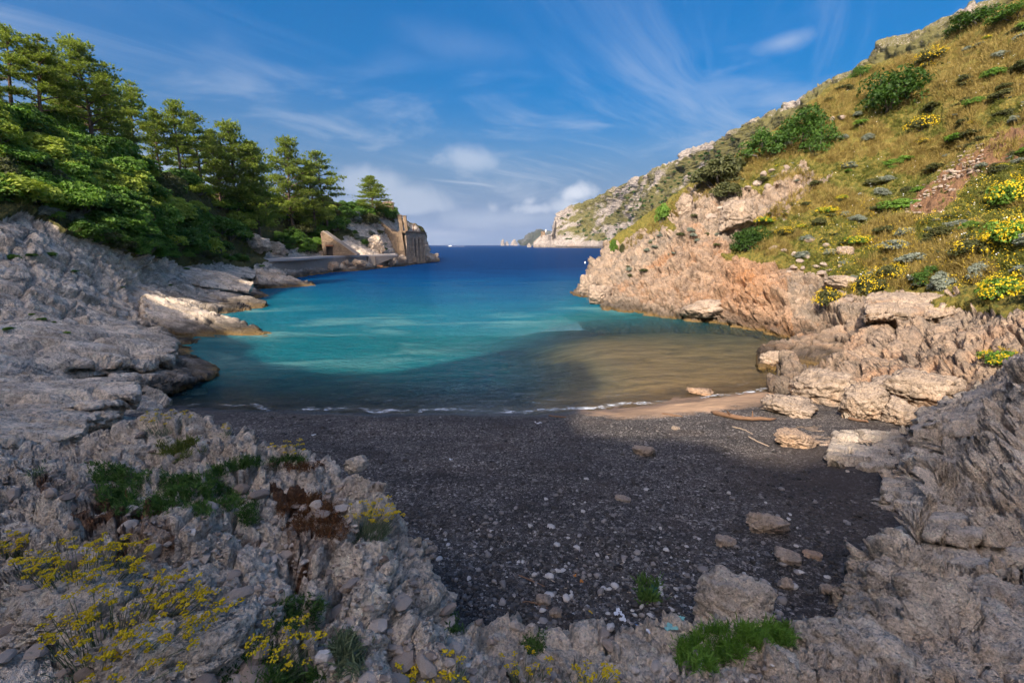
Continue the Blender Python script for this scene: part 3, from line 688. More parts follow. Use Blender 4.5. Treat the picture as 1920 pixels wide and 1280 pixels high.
# ------------------------------------------------------------------ foreground rock
FG = {
 -420: [(1600, 1.7), (1280, 2.5), (1160, 3.0), (1060, 3.5), (970, 4.2), (900, 5.2), (860, 6.2), (842, 7.4)],
 -100: [(1600, 1.7), (1280, 2.45), (1170, 2.9), (1070, 3.4), (975, 4.1), (900, 5.1), (858, 6.2), (840, 7.4)],
 60: [(1600, 1.7), (1280, 2.4), (1170, 2.85), (1075, 3.3), (980, 4.0), (900, 5.0), (858, 6.1), (838, 7.2)],
 190: [(1600, 1.7), (1280, 2.4), (1170, 2.85), (1075, 3.3), (980, 4.0), (900, 5.0), (850, 6.0), (826, 6.9)],
 300: [(1600, 1.75), (1280, 2.45), (1170, 2.85), (1075, 3.35), (980, 4.0), (890, 5.1), (830, 6.1), (802, 6.8)],
 440: [(1600, 1.8), (1280, 2.5), (1170, 2.9), (1080, 3.4), (980, 4.1), (890, 5.1), (838, 6.0), (812, 6.7)],
 520: [(1600, 1.8), (1280, 2.55), (1175, 2.95), (1080, 3.45), (985, 4.15), (905, 5.0), (868, 5.7), (842, 6.3)],
 620: [(1600, 1.85), (1280, 2.6), (1180, 3.0), (1085, 3.5), (1000, 4.15), (930, 4.9), (890, 5.5), (876, 6.0)],
 700: [(1600, 1.9), (1280, 2.7), (1185, 3.1), (1100, 3.55), (1020, 4.15), (960, 4.75), (920, 5.25), (905, 5.6)],
 745: [(1600, 1.95), (1280, 2.8), (1195, 3.2), (1120, 3.6), (1060, 4.05), (1015, 4.5), (988, 4.85), (972, 5.15)],
 800: [(1600, 2.0), (1280, 2.9), (1215, 3.25), (1160, 3.6), (1120, 3.95), (1090, 4.3), (1070, 4.6), (1056, 4.85)],
 860: [(1600, 2.0), (1280, 3.0), (1230, 3.3), (1198, 3.6), (1178, 3.85), (1162, 4.1), (1150, 4.35), (1140, 4.6)],
 960: [(1600, 2.1), (1290, 3.05), (1250, 3.3), (1225, 3.6), (1208, 3.85), (1195, 4.1), (1187, 4.3), (1180, 4.55)],
 1100: [(1600, 2.1), (1300, 3.1), (1260, 3.4), (1235, 3.65), (1215, 3.9), (1203, 4.15), (1195, 4.35), (1188, 4.6)],
 1260: [(1600, 2.2), (1310, 3.2), (1270, 3.5), (1245, 3.75), (1225, 4.0), (1210, 4.25), (1200, 4.5), (1192, 4.75)],
 1420: [(1600, 2.3), (1310, 3.3), (1275, 3.6), (1250, 3.85), (1232, 4.1), (1217, 4.35), (1206, 4.6), (1196, 4.85)],
 1600: [(1600, 2.4), (1310, 3.6), (1275, 3.95), (1245, 4.3), (1220, 4.65), (1203, 4.95), (1190, 5.2), (1178, 5.5)],
 1800: [(1600, 2.6), (1310, 3.8), (1270, 4.2), (1235, 4.6), (1205, 5.0), (1185, 5.3), (1165, 5.6), (1150, 5.9)],
 2150: [(1700, 2.6), (1380, 3.6), (1320, 4.0), (1270, 4.4), (1230, 4.8), (1200, 5.1), (1175, 5.4), (1150, 5.7)],
 2800: [(1900, 2.4), (1500, 3.2), (1400, 3.6), (1320, 4.0), (1270, 4.3), (1230, 4.6), (1200, 4.9), (1170, 5.2)],
}
def build_fore():
    rows = []
    for u, pr in FG.items():
        q = [P(u, v, t) for v, t in pr]
        e = q[-1]; o = e - CAM; o[2] = 0; o = o / np.linalg.norm(o)
        near0 = q[0] * np.array([0.4, 0.4, 1]) + np.array([0, -0.8, 0]); near0[2] = 4.55
        zb = 0.9
        q = [near0] + q + [e + o * 0.28 - np.array([0, 0, 0.45 * (e[2] - zb)]), np.array([*(e + o * 0.75)[:2], zb])]
        rows.append(q)
    us = list(FG); wu = [max(40, us[i + 1] - us[i]) ** 0.85 * (0.35 if (us[i] < -50 or us[i + 1] > 1950) else 1) for i in range(len(us) - 1)]
    G = loft(rows, 820, 400, wu, [0.5, 1.4, 1.3, 1.2, 1.2, 1.2, 1.0, 0.7, 0.8, 0.8])
    n = grid_normals(G); flip = n[300, 150, 2] < 0
    if flip: n = -n
    p = G.reshape(-1, 3); u, v, t = pix(p)
    bed = np.array([-0.2, -0.25, 0.93])
    q = p + 0.10 * np.stack([perlin(p * 2.2), perlin(p * 2.2 + 9), perlin(p * 2.2 + 40)], 1)
    b1, c1, _ = blocks(q, 0.85, bed, 1.7); b2, c2, _ = blocks(q, 0.30, bed, 1.5, seed=5.0); b3, c3, f3 = blocks(q, 0.115, (0, 0, 1), 1.1, seed=15.0)
    rough = sstep(-0.15, 0.35, fbm(p * 0.9, 3))
    rub = sstep(0.05, 0.4, fbm(p * 0.8 + 33, 3))
    d = 0.12 * fbm(p * 0.7, 3) + 0.17 * b1 - 0.20 * c1 + 0.085 * b2 - 0.11 * c2 + (0.018 + 0.045 * rub) * b3 * 1.2 - (0.018 + 0.03 * rub) * c3 + 0.026 * ridged(p * 5, 4) * rough + 0.012 * fbm(p * 16, 3) + 0.018 * ridged(p * 13 + 3, 2)
    soil = sstep(-0.02, -0.14, 0.11 * b1 + 0.065 * b2 - 0.07 * c2) * 0.5 + 0.45 * in_poly(u, v, [(120, 880), (300, 950), (330, 1050), (240, 1100), (60, 900)]) + 0.5 * in_poly(u, v, [(500, 930), (640, 940), (660, 1010), (560, 1040)]) + 0.15 * rub
    V = G + n * d.reshape(G.shape[:2])[..., None]; flat = V.reshape(-1, 3)
    f = grid_faces(*G.shape[:2]); f = f[:, ::-1] if flip else f
    warm = 0.35 * sstep(500, 900, u) * sstep(1000, 1200, v) + 0.25 * sstep(1200, 1500, u)
    tag(link('foreground_rock', mesh_np('foreground_rock', flat, crop(flat, f), attrs=dict(soil=np.clip(soil, 0, 0.75), warm=warm)), M['rock_fore']), kind='structure')
    register('fore', V, 2)
build_fore()
# ------------------------------------------------------------------ single rocks: slabs, ledges and boulders
def slab_mesh(name, front, back, thick, n=190, m=120, sq=0.45, bed=(0, 0, 1), amp=1.0, size=1.2, taper=(0.06, 0.06), elong=3.2, seed=0.0):
    """tongue of bedded rock between a front lip and a back edge (world points); ends taper, front is undercut"""
    F = catmull(np.array(front), n); B = catmull(np.array(back), n); T = np.interp(np.linspace(0, 1, n), np.linspace(0, 1, len(thick)), thick)
    ax = np.gradient((F + B) / 2, axis=0); ax /= np.linalg.norm(ax, axis=1)[:, None]
    a = F - B; w = np.linalg.norm(a, axis=1); a /= w[:, None] + 1e-9
    up = np.cross(ax, a); up /= np.linalg.norm(up, axis=1)[:, None]; up *= np.sign(up[:, 2:3] + 1e-9)
    s = np.linspace(0, 1, n); e = np.minimum(sstep(0, taper[0], s) ** 0.5, sstep(1, 1 - taper[1], s) ** 0.5); e[0] = e[-1] = 0.0
    ph = np.linspace(0, 2 * np.pi, 6001)
    rx = np.sign(np.cos(ph)) * np.abs(np.cos(ph)) ** sq * w.mean(); rz = np.sign(np.sin(ph)) * np.abs(np.sin(ph)) ** sq * T.mean()
    al = np.concatenate([[0], np.cumsum(np.hypot(np.diff(rx), np.diff(rz)))]); ph = np.interp(np.linspace(0, al[-1], m, endpoint=False), al, ph)   # even spacing round the section
    c = np.sign(np.cos(ph)) * np.abs(np.cos(ph)) ** sq; si = np.sign(np.sin(ph)) * np.abs(np.sin(ph)) ** sq
    cen = (F + B) / 2 - up * (T / 2)[:, None]
    shift = 0.22 * np.clip(-si, 0, 1)                       # lower half steps back: the undercut
    G = cen[:, None] + (e * w / 2)[:, None, None] * (c - shift)[None, :, None] * a[:, None] + (e ** 0.6 * T / 2)[:, None, None] * si[None, :, None] * up[:, None]
    p = G.reshape(-1, 3); q = p + seed
    bed = up.mean(0); bed /= np.linalg.norm(bed)
    am = ax.mean(0); am /= np.linalg.norm(am); qe = q - (q @ am)[:, None] * am * (1 - 1 / elong)
    b1, c1, _ = blocks(qe, size * 0.8, bed, 1.5, tilt=0.5); b2, c2, _ = blocks(qe, size * 0.33, bed, 1.4, seed=3.0, tilt=0.5); top = np.tile(np.clip(si, 0, 1) ** 3 * (np.abs(c) < 0.93), n)
    d = amp * (0.11 * size * b1 - 0.38 * size * c1 + (0.05 * size * b2 - 0.10 * size * c2) * (1 - 0.55 * top) + 0.13 * size * fbm(q / size / 2.2, 3) * (1 - 0.4 * top) + 0.02 * size * ridged(q / size * 2.5, 3) * (1 - top)) + amp * 0.30 * size * strata(q, bed, 0.33 * size + 0.08) * np.tile(0.25 + 0.75 * np.abs(c) ** 2, n)
    side = np.tile(np.abs(c) ** 2, n)
    N = grid_normals(np.concatenate([G[:, -1:], G, G[:, :1]], 1))[:, 1:-1]
    out = G - cen[:, None]; N *= np.sign((N * out).sum(2, keepdims=True) + 1e-9)
    G2 = G + N * (d * np.repeat(e, m) * (0.6 + 0.4 * side)).reshape(n, m)[..., None]
    V = G2.reshape(-1, 3)
    i = np.arange(n - 1)[:, None]; j = np.arange(m)[None]
    f = np.stack([i * m + j, i * m + (j + 1) % m, (i + 1) * m + (j + 1) % m, (i + 1) * m + j], -1).reshape(-1, 4)
    nn = np.cross(V[f[:, 1]] - V[f[:, 0]], V[f[:, 3]] - V[f[:, 0]]); cc = np.repeat(cen, m, 0)[f[:, 0]]
    if ((nn * (V[f[:, 0]] - cc)).sum(1) > 0).mean() < 0.5: f = f[:, ::-1]
    return V, f
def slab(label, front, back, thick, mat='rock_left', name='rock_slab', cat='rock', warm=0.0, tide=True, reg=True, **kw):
    V, f = slab_mesh(name, [P(*a) for a in front], [P(*a) for a in back], thick, **kw)
    base = V.mean(0); base[2] = V[:, 2].min()
    at = dict(warm=np.full(len(V), warm))
    if tide: at.update(tide_attrs(V))
    under = None
    me = mesh_np(name, V - base, f, attrs=at)
    o = link(name, me, M[mat]); o.location = base
    tag(o, label, cat)
    if reg: BV[name + label] = BVHTree.FromPolygons(V.tolist(), f.tolist())
    return o
# left shore, nearest first; front lip and back edge in photo pixels with depth
slab('lowest grey ledge at the left edge beside the gully, cracked top', [(-200, 825, 7.6), (-60, 818, 7.9), (30, 818, 8.2), (110, 815, 8.6), (165, 800, 9.0)], [(-200, 770, 9.4), (-60, 768, 9.7), (30, 770, 9.9), (110, 776, 10.0), (168, 790, 9.7)], [0.55, 0.6, 0.6, 0.55, 0.35], size=0.7)
slab('broad dark grey ledge with a rounded nose above the left gully', [(-220, 752, 11.2), (-60, 748, 11.8), (60, 745, 12.4), (180, 742, 13.0), (262, 726, 14.0)], [(-220, 690, 14.5), (-60, 688, 15), (60, 690, 15.4), (180, 697, 15.6), (266, 712, 15.2)], [1.1, 1.1, 1.1, 1.0, 0.6], size=1.1)
slab('rough low ledge of broken layers below the broad dark grey ledge', [(-150, 790, 10.6), (20, 786, 11.0), (120, 780, 11.8), (230, 775, 13.2)], [(-150, 755, 12.5), (20, 752, 13), (120, 750, 13.6), (240, 752, 14.6)], [0.7, 0.7, 0.7, 0.4], size=0.6, warm=0.35)
slab('large pale slab dipping to the sea with a dark hollow underneath', [(-260, 668, 15.5), (-60, 668, 16.5), (80, 668, 17.8), (200, 672, 19.2), (290, 672, 21), (332, 658, 23)], [(-260, 560, 24), (-60, 566, 24.5), (80, 580, 25), (200, 606, 26), (290, 626, 27), (335, 642, 26.5)], [1.8, 1.7, 1.6, 1.5, 1.3, 0.8], size=2.0, m=140)
slab('dark wet tongue of rock reaching the water past the hollow', [(200, 712, 18.5), (300, 710, 20.0), (370, 706, 22.2), (408, 698, 23.9)], [(200, 670, 23.5), (300, 664, 24.5), (370, 672, 25.2), (412, 690, 25.0)], [1.0, 1.0, 0.8, 0.5], size=1.2)
slab('thin low shelf of rock sloping into the water beside the pale slab', [(250, 640, 26), (320, 662, 27), (372, 676, 27.4), (395, 684, 27.6)], [(250, 615, 30), (320, 637, 30.5), (372, 655, 30.5), (398, 672, 29.5)], [0.7, 0.7, 0.6, 0.3], size=1.0)
slab('long grey slab above the pale one, its edge cracked through', [(-200, 598, 24), (-20, 602, 25), (100, 606, 27), (200, 612, 29), (300, 632, 31)], [(-200, 530, 30), (-20, 535, 31), (100, 548, 32), (200, 575, 33), (305, 618, 33.5)], [1.1, 1.1, 1.1, 1.0, 0.6], size=1.8)
slab('ridge of grey rock high on the left shore below the scrub', [(-160, 535, 29), (0, 535, 30), (100, 548, 32), (200, 575, 34), (265, 600, 35.5)], [(-160, 478, 34), (0, 480, 35), (100, 500, 36.5), (200, 535, 38), (270, 575, 38.5)], [1.2, 1.2, 1.2, 1.0, 0.6], size=1.6)
slab('long whale-backed rock with a cracked sunlit tip in the water', [(262, 592, 33.8), (330, 622, 33.5), (400, 640, 33.2), (460, 643, 33.0), (518, 632, 33.8)], [(262, 540, 39.5), (330, 556, 39), (400, 574, 38.4), (460, 597, 37), (521, 624, 35.2)], [2.6, 2.5, 2.3, 1.9, 0.8], size=1.7, m=140)
slab('pale bedded block at the upper end of the whale-backed rock', [(150, 540, 38), (230, 560, 38.5), (300, 580, 38.8), (335, 590, 39)], [(150, 500, 43), (230, 515, 43.5), (300, 540, 43.5), (345, 560, 42.5)], [1.4, 1.4, 1.2, 0.8], size=1.4)
slab('dark humped rock behind the whale-backed rock at the waterline', [(330, 572, 46), (400, 584, 47), (455, 586, 47.6), (498, 578, 49.5)], [(335, 536, 52), (400, 540, 52.5), (455, 546, 53), (505, 560, 52)], [2.4, 2.4, 2.0, 1.2], size=1.8)
slab('smooth pale grey slab tilted down toward the small rock tongue', [(330, 522, 50), (390, 532, 52), (440, 540, 54), (470, 545, 55)], [(330, 492, 57), (390, 499, 58), (440, 512, 58), (478, 530, 57)], [1.2, 1.2, 1.1, 0.7], size=2.2, amp=0.6)
slab('narrow rock tongue lit at its edge, just short of the lumpy rock', [(430, 548, 57), (475, 560, 57), (505, 568, 57.5), (522, 567, 58)], [(430, 525, 63), (475, 536, 63), (505, 552, 62), (526, 562, 60)], [1.3, 1.2, 1.0, 0.5], size=1.4, warm=0.3)
slab('grey ledge along the foot of the scrub in the middle of the shore', [(60, 470, 37), (160, 488, 41), (250, 508, 46), (330, 520, 51)], [(60, 440, 41), (160, 452, 45), (250, 475, 50), (330, 498, 55)], [1.4, 1.4, 1.3, 1.0], size=1.6)
slab('low dark rock shelf above the gap left of the pier', [(380, 510, 66), (440, 514, 68), (480, 520, 72)], [(380, 492, 74), (440, 496, 76), (482, 508, 78)], [1.2, 1.2, 0.8], size=1.6)
slab('upper grey slab with a stepped edge below the silver cushions', [(-120, 478, 33), (20, 482, 35), (110, 492, 38), (190, 515, 41)], [(-120, 440, 37), (20, 446, 39), (110, 458, 42), (195, 490, 44.5)], [1.2, 1.2, 1.1, 0.7], size=1.5)
slab('cracked slab in the middle of the left shore, pale on top', [(60, 640, 22.5), (150, 640, 24), (230, 648, 26), (280, 655, 27.5)], [(60, 600, 27), (150, 606, 28), (230, 620, 29), (285, 640, 29.5)], [1.0, 1.0, 0.9, 0.5], size=1.3)
slab('thin dipping layer between the pale block and the long grey slab', [(40, 575, 30), (130, 582, 32), (220, 598, 34), (270, 615, 35)], [(40, 548, 34), (130, 556, 36), (220, 574, 37.5), (275, 602, 37.5)], [0.8, 0.8, 0.7, 0.4], size=1.2)
slab('blocky ledge at the upper left edge above the long grey slab', [(-180, 500, 27), (-60, 505, 28.5), (40, 512, 30.5), (90, 525, 32)], [(-180, 460, 31), (-60, 466, 32.5), (40, 478, 34), (95, 502, 35)], [1.3, 1.3, 1.2, 0.8], size=1.4, amp=1.2)
# lit lumpy rock at the left
slab('sunlit lumpy beige rock in front of the pier, grassy on top', [(478, 522, 71), (510, 538, 71.5), (545, 541, 73), (578, 541, 74.5), (596, 537, 76)], [(476, 502, 76), (510, 501, 78), (545, 510, 78.5), (578, 525, 78.5), (597, 533, 78)], [2.6, 3.0, 2.8, 2.2, 0.9], size=2.0, amp=1.3, warm=0.35, m=140)

def boulder_mesh(name, seed, size=(1, 1, 0.8), facets=14, rough=0.10, sub=5, box=4.0):
    r = np.random.default_rng(seed)
    bm = bmesh.new(); bmesh.ops.create_icosphere(bm, subdivisions=sub, radius=1.0)
    V = np.array([v.co[:] for v in bm.verts]); F = np.array([[v.index for v in f.verts] for f in bm.faces]); bm.free()
    V = V / (np.abs(V) ** box).sum(1)[:, None] ** (1 / box); lv = np.linalg.norm(V, axis=1); V /= lv[:, None]; lv = lv / lv.max() * 1.25
    nrm = r.normal(size=(facets, 3)); nrm /= np.linalg.norm(nrm, axis=1)[:, None]; dist = r.uniform(0.55, 0.92, facets)
    dots = V @ nrm.T; rr = np.where(dots > 0.05, dist[None] / np.maximum(dots, 0.05), 9)
    srt = np.sort(rr, 1); rad = np.minimum(srt[:, 0], lv * 0.85)
    rad = rad - 0.015 * sstep(0.05, 0, srt[:, 1] - srt[:, 0])
    V = V * rad[:, None]
    o = r.uniform(0, 50, 3)
    b, c, _ = blocks(V * 1.0 + o, 0.55, (0.1, 0.2, 1), 1.6)
    b2, c2, _ = blocks(V + o, 0.22, (0.1, 0.2, 1), 1.6, seed=4)
    d = rough * (0.7 * fbm(V * 1.6 + o, 4) + 0.9 * b - 1.1 * c + 0.35 * b2 - 0.5 * c2 + 0.2 * ridged(V * 5 + o, 3) + 0.5 * strata(V + o, (0.15, 0.1, 1), 0.28))
    V = V * (1 + d)[:, None] * np.array(size)
    return mesh_np(name, V, F)
def boulder(label, u0, v0, u1, v1, t=None, mat='rock_near', seed=1, depth=0.8, name='boulder', cat='boulder', facets=14, rough=0.12, sink=0.25, warm=0.0, rot=None, sub=5, group=None):
    """boulder that fills a photo box; t is its depth (default: where the box's foot meets the ground)"""
    if t is None:
        h = cast((u0 + u1) / 2, v1 - 0.2 * (v1 - v0), ('right', 'beach', 'fore', 'left')); t = h[2] if h else TZ((u0 + u1) / 2, v1, 1.0)
    w = (u1 - u0) / FPX * t / 2; hh = (v1 - v0) / FPX * t / 2
    c = P((u0 + u1) / 2, (v0 + v1) / 2, t)
    if cat == 'stone': c[2] -= 0.35 * hh; hh *= 0.85
    me = boulder_mesh(name, seed, (w, w * depth, hh * 1.05), facets, rough, sub)
    me.attributes.new('warm', 'FLOAT', 'POINT').data.foreach_set('value', np.full(len(me.vertices), warm, np.float32))
    o = link(name, me, M[mat]); o.location = c; o.rotation_euler = (0, 0, rot if rot is not None else math.atan2(-c[0], c[1]))
    tag(o, label, cat, group); return o
# right shore
slab('blocky brown rock nose that ends in the shallow water', [(1418, 690, 24.8), (1480, 700, 24.4), (1540, 694, 24.6), (1620, 672, 25.5)], [(1424, 640, 28), (1480, 626, 29), (1545, 612, 30), (1625, 590, 31)], [1.5, 1.9, 2.0, 1.6], elong=1.6, mat='rock_near', warm=0.35, size=1.0, amp=1.3, m=140)
slab('thick overhanging slab with a shadowed hollow under its lip', [(1615, 583, 24.5), (1680, 580, 24.3), (1760, 585, 24), (1860, 572, 24.5), (1940, 560, 24.5)], [(1620, 548, 28), (1680, 540, 28.5), (1760, 540, 28.5), (1860, 530, 28.5), (1940, 525, 28)], [1.0, 1.15, 1.1, 0.9, 0.8], elong=1.6, mat='rock_near', size=1.3, warm=0.15)
slab('rusty middle bed under the overhanging slab on the right', [(1625, 655, 23), (1700, 665, 22.6), (1780, 650, 22.4), (1870, 630, 22.5), (1960, 615, 22.5)], [(1630, 600, 26), (1700, 600, 26), (1780, 595, 25.8), (1870, 588, 25.6), (1960, 580, 25)], [1.0, 1.2, 1.1, 1.0, 0.9], elong=1.6, mat='rock_near', size=1.1, warm=0.45, amp=1.2)
slab('pale bed of rock stepping down below the rusty bed', [(1500, 725, 22.0), (1600, 720, 21.6), (1700, 712, 20.6), (1800, 700, 20), (1900, 680, 19.5)], [(1510, 690, 24.5), (1600, 680, 24.5), (1700, 668, 24), (1800, 655, 23), (1900, 640, 22)], [0.9, 1.1, 1.2, 1.1, 1.0], elong=1.6, mat='rock_near', size=1.0, warm=0.2, amp=1.2)
slab('grey shaded ledge jutting over the right side of the beach', [(1545, 855, 11.10), (1610, 872, 10.60), (1680, 878, 10.40), (1745, 860, 10.70)], [(1560, 808, 13.30), (1625, 800, 13.80), (1700, 808, 13.40), (1760, 815, 13.00)], [0.7, 1.0, 1.2, 1.1], elong=1.6, mat='rock_fore', size=0.8, amp=1.1)
slab('low sand-dusted shelf of rock between the boulders and the shaded ledge', [(1470, 832, 12.95), (1530, 842, 12.35), (1590, 838, 12.35), (1650, 822, 12.75)], [(1490, 800, 14.75), (1540, 795, 14.95), (1600, 796, 14.75), (1660, 795, 14.55)], [0.5, 0.6, 0.6, 0.6], elong=1.8, mat='rock_near', warm=0.3, size=0.7)
slab('dark grey crag at the right edge with a deep cavity below', [(1690, 840, 9.90), (1760, 880, 8.90), (1840, 905, 8.30), (1960, 900, 8.00)], [(1730, 760, 12.90), (1790, 735, 13.10), (1860, 715, 12.90), (1980, 700, 12.30)], [1.4, 1.5, 1.4, 1.3], elong=1.6, mat='rock_fore', size=1.1, amp=1.5)
slab('upper slab of the shaded crag, cut by the right edge', [(1735, 800, 10.70), (1820, 795, 10.40), (1900, 780, 10.30), (2000, 765, 10.20)], [(1755, 742, 13.50), (1840, 718, 13.40), (1920, 700, 13.10), (2010, 685, 12.70)], [0.9, 1.1, 1.0, 1.0], elong=1.8, mat='rock_fore', size=1.0, amp=1.3)
slab('ledge under the dark cavity at the right edge', [(1735, 985, 7.40), (1820, 1000, 7.10), (1900, 1005, 6.90), (2000, 1000, 6.80)], [(1750, 935, 8.80), (1840, 918, 8.90), (1920, 910, 8.70), (2000, 900, 8.50)], [0.5, 0.65, 0.65, 0.6], elong=1.8, mat='rock_fore', size=0.8, amp=1.2)
slab('small bedded outcrop where the shaded crag meets the beach', [(1640, 925, 8.95), (1690, 935, 8.65), (1740, 925, 8.65), (1790, 905, 8.95)], [(1655, 885, 10.15), (1700, 872, 10.45), (1750, 868, 10.35), (1795, 862, 10.25)], [0.5, 0.7, 0.7, 0.6], elong=1.6, mat='rock_fore', size=0.7, amp=1.2)
slab('pitted grey-beige rock shelf beside the beach at right', [(1605, 1060, 6.75), (1690, 1065, 6.65), (1780, 1075, 6.45), (1900, 1090, 6.15)], [(1625, 985, 8.35), (1700, 965, 8.75), (1790, 950, 8.75), (1920, 945, 8.35)], [0.5, 0.6, 0.7, 0.7], elong=1.6, mat='rock_fore', size=0.6, amp=1.0)
for i, (lab, a, kw) in enumerate([
 ('pale flat-topped boulder above the driftwood log', (1480, 688, 1602, 770), dict(seed=21, facets=9, warm=0.1)),
 ('cracked beige boulder beside the pale flat-topped one', (1572, 712, 1660, 800), dict(seed=22, facets=10, warm=0.15)),
 ('large beige block right of the cracked boulder, banded top', (1640, 690, 1790, 780), dict(seed=23, facets=9, warm=0.15)),
 ('low whitish rock where the wash meets the right rocks', (1424, 742, 1530, 782), dict(seed=24, facets=9)),
 ('small brown boulder at the lit edge of the shaded crag', (1655, 745, 1735, 806), dict(seed=25, warm=0.2)),
 ('square grey boulder half in shade under the yellow bush', (1735, 705, 1830, 765), dict(seed=26, facets=8)),
 ('sand-dusted brown rock beside the end of the driftwood log', (1450, 805, 1535, 842), dict(seed=27, warm=0.4)),
 ('rounded rock at the foot of the blocky brown nose', (1424, 655, 1470, 690, 25.5), dict(seed=28, warm=0.2)),
 ('smooth pale boulder lying on the grass above the overhang', (1545, 515, 1612, 545), dict(seed=29, facets=8)),
 ('white angular rock on the grassy slope amid small stones', (1568, 458, 1602, 480), dict(seed=30, facets=8)),
 ('upright grey pinnacle on the crest of the cliff', (1268, 362, 1300, 415), dict(seed=31, facets=9)),
 ('wedge of pale rock high on the cliff under the big shrub', (1345, 372, 1428, 440), dict(seed=32, facets=9)),
 ('grey wave-worn boulder at the tip of the right point', (1084, 512, 1118, 560), dict(seed=33, facets=12)),
 ('second wave-worn boulder along the right point, darker', (1098, 530, 1150, 580), dict(seed=34, facets=12)),
 ('pale lump of rock low on the cliff at the green water', (1270, 560, 1360, 604), dict(seed=35, facets=10)),
]):
    boulder(lab, *a, **kw)
# foreground boulders
for lab, a, kw in [
 ('big pitted beige boulder at the foot of the foreground, right of centre', (1296, 1078, 1455, 1215, 5.5), dict(seed=41, mat='rock_fore', facets=10, warm=0.3)),
 ('long rounded foreground boulder at the bottom right, streaked grey', (1480, 1158, 1730, 1330, 4.5), dict(seed=42, mat='rock_fore', facets=10, warm=0.1)),
 ('jagged foreground rock with a white edge at the bottom, left of the streaked one', (1370, 1200, 1500, 1330, 4.0), dict(seed=43, mat='rock_fore', facets=8)),
 ('brown knobbly rock between the beach and the sandy ramp', (1575, 1115, 1705, 1200, 5.8), dict(seed=44, mat='rock_fore', warm=0.35)),
 ('pale humped boulder at the lower left between two flowering clumps', (10, 1095, 250, 1215, 2.95), dict(seed=45, mat='rock_fore', facets=9)),
 ('pitted crumbly rock in the bottom left corner below the flowers', (140, 1175, 470, 1330, 2.6), dict(seed=46, mat='rock_fore', facets=12, rough=0.2)),
 ('small grey block resting on the foreground rock by the green mat', (415, 950, 455, 1000, 4.35), dict(seed=47, mat='rock_fore', facets=7, sub=4)),
 ('flat grey stone set in the foreground rock in the middle left', (240, 1080, 400, 1140, 3.25), dict(seed=48, mat='rock_fore', facets=8)),
 ('grey hump with a flat face at the left, next to the green mat', (185, 830, 300, 900, 6.0), dict(seed=49, mat='rock_fore', facets=10)),
 ('pale wedge of rock behind the yellow flowers at lower left', (375, 1140, 470, 1190, 2.95), dict(seed=50, mat='rock_fore', facets=9)),
 ('grey lump of rock at the rim of the foreground above the beach', (640, 855, 695, 888, 6.1), dict(seed=51, mat='rock_fore', facets=9, sub=4)),
]:
    boulder(lab, *a, **kw)
# rocks lying on the beach
for lab, a, kw in [
 ('flat grey boulder with a dark underside on the beach at right', (1395, 962, 1485, 1004), dict(seed=61, facets=8, depth=0.6)),
 ('round grey rock with an ochre patch alone on the dark beach', (1180, 824, 1232, 858), dict(seed=62, facets=14)),
 ('small rock standing in the shallows near the left shore', (357, 722, 388, 742, 22.2), dict(seed=63, mat='rock_left', facets=12)),
 ('brown rock awash in the sandy shallows at right', (1285, 722, 1340, 738, 21.2), dict(seed=64, warm=0.5, facets=16)),
 ('white angular stone at the edge of the litter by the foreground', (1026, 1130, 1056, 1160), dict(seed=65, facets=8, sub=4)),
 ('grey triangular stone next to the white angular stone', (1002, 1108, 1036, 1136), dict(seed=66, facets=7, sub=4)),
 ('dusty stone half buried in the brown earth of the beach', (1338, 998, 1382, 1026), dict(seed=67, facets=10, sub=4)),
 ('flat pale stone on the brown earth behind the pitted boulder', (1450, 1030, 1505, 1054), dict(seed=68, facets=10, sub=4)),
 ('tan stone next to the flat pale stone on the earth', (1505, 1028, 1545, 1046), dict(seed=69, warm=0.5, facets=10, sub=4)),
 ('upright dusty stone on the earth left of the sandy ramp', (1458, 1072, 1490, 1108), dict(seed=70, facets=10, sub=4)),
 ('leaning grey slab on the earth beside the knobbly rock', (1536, 1086, 1572, 1118), dict(seed=71, facets=7, sub=4)),
 ('upper pale stone of the three by the foot of the foreground rock', (786, 1008, 814, 1022), dict(seed=72, facets=12, sub=4)),
 ('largest pale stone of the three by the foot of the foreground rock', (792, 1020, 822, 1036), dict(seed=73, facets=12, sub=4)),
 ('lower grey stone of the three by the foot of the foreground rock', (803, 1036, 820, 1050), dict(seed=74, facets=10, sub=4)),
 ('brownish rock half sunk in the middle of the beach', (1150, 922, 1186, 942), dict(seed=75, facets=9, sub=4)),
 ('small pale rock on the strandline at right', (1258, 796, 1276, 806), dict(seed=76, facets=9, sub=4)),
]:
    boulder(lab, *a, **{'cat': 'stone', 'name': 'stone', **kw} if 'boulder' not in lab else kw)
